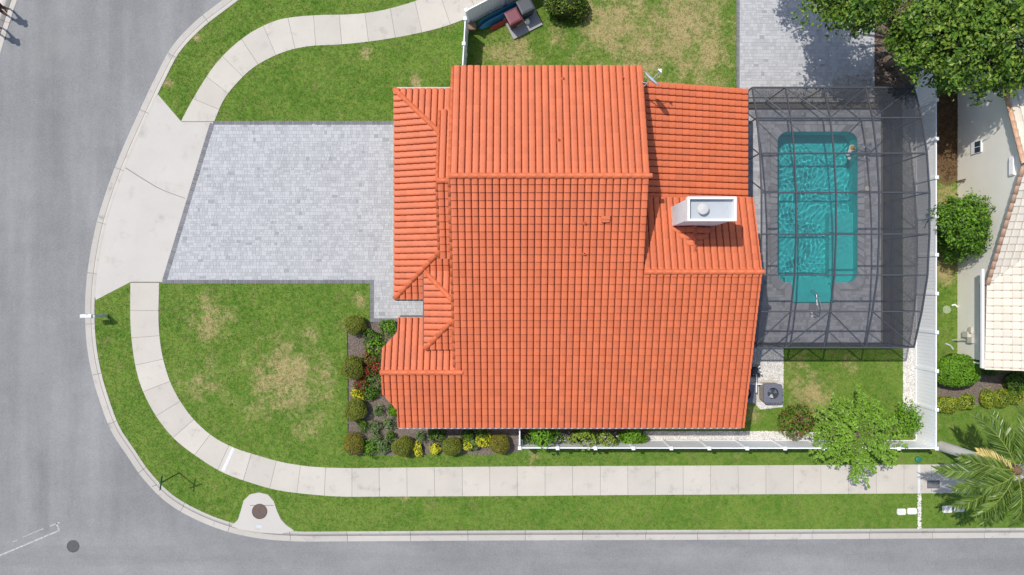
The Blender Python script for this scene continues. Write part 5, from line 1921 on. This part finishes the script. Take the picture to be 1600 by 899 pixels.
def palm():
    base = P(1470, 697)
    top = np.array([*P(1588, 735, 5.2), 5.2])
    root = empty('palm_tree', (*base, 0), 'palm tree with long green fronds and one dry yellow frond', 'tree')
    ts = np.linspace(0, 1, 26)
    MB().tube([(base[0] + (top[0] - base[0]) * t_ ** 1.3, base[1] + (top[1] - base[1]) * t_, -.1 + (top[2] - .15) * t_) for t_ in ts],
              [.27 - .09 * t_ + (.012 if i % 2 else 0) for i, t_ in enumerate(ts)], 14).build('trunk', M_PALMBARK, root, True)
    MB().lathe([(.16, -.35), (.24, -.1), (.2, .1), (.08, .25)], tuple(top), 12).build('crownshaft', mat('brown_fibre', (.16, .10, .06), .9, .1, .3, 8), root, True)
    r2 = np.random.default_rng(9)
    fr = [(118, 3.3, .9, 0), (104, 2.9, .2, 0), (183, 3.6, .35, 0), (172, 2.7, .9, 0), (205, 3.0, .2, 0), (222, 3.4, .15, 0), (240, 3.2, .55, 0), (255, 3.5, .2, 0), (272, 3.2, .9, 0), (236, 2.6, -.3, 0), (290, 3.2, .4, 0), (318, 3.2, .7, 0), (345, 3.0, .4, 0),
          (15, 3.2, .8, 0), (45, 3.2, .5, 0), (75, 3.2, .9, 0), (152, 2.0, .55, 1), (60, 2.6, 1.5, 0), (200, 2.2, 1.5, 0), (310, 2.4, 1.5, 0)]
    for ang, L, rise, dry in fr:
        a = R(ang)
        d = np.array([math.cos(a), math.sin(a), 0])
        side = np.array([-d[1], d[0], 0])
        curl = r2.uniform(-.25, .25)
        n = 15
        path = []
        for i in range(n):
            t_ = i / (n - 1)
            path.append(top + d * L * (t_ - .18 * t_ ** 3) + side * curl * t_ * t_ + np.array([0, 0, rise * 1.5 * t_ - (rise * 1.1 + .95 * L / 3) * t_ * t_]))
        fro = MB().tube([tuple(q) for q in path], [.026 - .02 * i / (n - 1) for i in range(n)], 5).build('frond', mat('dry_rachis', (.5, .36, .12), .7, .3) if dry else mat('yellow_rachis', (.22, .26, .05), .6, .3), root, True)
        V, T, Rn = [], [], []
        for i in range(1, n):
            for s in range(26 if not dry else 16):
                f = r2.random()
                q = path[i - 1] + (path[i] - path[i - 1]) * f
                t_ = (i - 1 + f) / (n - 1)
                if t_ < .12:
                    continue
                ln = (.30 + .42 * math.sin(math.pi * min(1, t_ * .9 + .15))) * r2.uniform(.8, 1.1) * (1 if not dry else .75)
                sg_ = r2.choice((-1, 1))
                dirv = side * sg_ * .75 + d * (.55 + .5 * t_) + np.array([0, 0, r2.uniform(-.85, .1)])
                dirv /= np.linalg.norm(dirv)
                up = np.cross(dirv, r2.normal(size=3))
                up /= np.linalg.norm(up)
                w = .02
                b0 = len(V)
                mid = q + dirv * ln * .55
                tip = q + dirv * ln + np.array([0, 0, -.16 * ln])
                V += [q - up * w * .6, q + up * w * .6, mid + up * w, mid - up * w, tip]
                T += [(b0, b0 + 1, b0 + 2), (b0, b0 + 2, b0 + 3), (b0 + 3, b0 + 2, b0 + 4)]
                Rn += [r2.random()] * 5
        lf = np_mesh('leaflets', np.array(V), np.array(T), F_DRY if dry else F_PALM, None, Rn)
        lf.parent = fro


palm()


# ------------------------------------------------------------ two walkers on the far kerb
def person(label, feet, yaw, h, shirt, shorts, skin, seed):
    fx, fy = feet
    t = NT('person_clothes_%d' % seed)
    zc = t.n.new('ShaderNodeSeparateXYZ')
    t.link(t.pos(), zc.inputs[0])
    z = zc.outputs['Z']
    c = t.mix(t.math('GREATER_THAN', z, .12 * h), (.6, .6, .62), skin)
    c = t.mix(t.math('GREATER_THAN', z, .30 * h), c, shorts)
    c = t.mix(t.math('GREATER_THAN', z, .56 * h), c, shirt)
    c = t.mix(t.math('GREATER_THAN', z, .84 * h), c, skin)
    t.done(t.scale(c, t.math('MULTIPLY_ADD', t.noise(9, 2), .2, .9)), .8, .2)
    J, E, Rd = [], [], []

    def v(x, y, z, r, par=None):
        J.append((x * h, y * h, z * h))
        Rd.append(r * h)
        if par is not None:
            E.append((par, len(J) - 1))
        return len(J) - 1
    pel = v(0, 0, .52, .085)
    wa = v(0, 0, .62, .075, pel)
    chs = v(.01, 0, .74, .09, wa)
    nk = v(.01, 0, .845, .035, chs)
    hd0 = v(.015, 0, .885, .05, nk)
    hd1 = v(.015, 0, .945, .062, hd0)
    v(.01, 0, .985, .045, hd1)
    v(.075, 0, .925, .012, hd1)      # nose
    for s, st in ((-1, .1), (1, -.1)):
        hp = v(0, s * .05, .49, .062, pel)
        kn = v(.02 + st * .6, s * .055, .28, .040, hp)
        an = v(st - .01, s * .055, .055, .026, kn)
        he = v(st - .03, s * .055, .03, .026, an)
        to = v(st + .08, s * .065, .018, .022, an)
        sh = v(0, s * .1, .80, .045, chs)
        el = v(-.02 - st * .3, s * .135, .635, .030, sh)
        wr = v(.03 - st * .8, s * .13, .50, .020, el)
        pa = v(.045 - st * .9, s * .13, .465, .022, wr)
        for k in range(4):
            f1 = v(.05 - st + .012 * (k - 1.5), s * .13, .43 - .003 * k, .006, pa)
            v(.06 - st + .012 * (k - 1.5), s * .125, .405 + .004 * abs(k - 1), .005, f1)
        th = v(.075 - st * .9, s * .12, .455, .007, pa)
        v(.085 - st * .9, s * .115, .435, .006, th)
    me = bpy.data.meshes.new('person')
    me.from_pydata(J, E, [])
    me.materials.append(t.m)
    o = bpy.data.objects.new('person', me)
    COL.objects.link(o)
    sk = o.modifiers.new('skin', 'SKIN')
    for d_, r in zip(me.skin_vertices[0].data, Rd):
        d_.radius = (r, r)
    me.skin_vertices[0].data[0].use_root = True
    sb = o.modifiers.new('sub', 'SUBSURF')
    sb.levels = sb.render_levels = 2
    o.location = (fx, fy, ROAD_Z + .02)
    o.rotation_euler = (0, 0, yaw)
    tag(o, label, 'person', 'walkers on the far kerb')
    c0, s0 = math.cos(yaw), math.sin(yaw)
    hr = MB().lathe([(.068 * h, .93 * h), (.072 * h, .96 * h), (.06 * h, .99 * h), (.03 * h, 1.015 * h), (.005, 1.02 * h)], (0, 0, 0), 14).build('hair', mat('dark_hair', (.03, .022, .018), .7, .3), None, True)
    hr.parent = o


x, y = P(16, 21)
person('walker in a dark shirt and pale shoes at the upper kerb', (x, y), R(-70), 1.75, (.05, .06, .09), (.12, .05, .04), (.30, .16, .10), 1)
x, y = P(5, 51)
person('walker in a pale shirt with bare legs at the lower kerb', (x, y), R(-70), 1.68, (.35, .33, .32), (.08, .09, .12), (.34, .18, .11), 2)
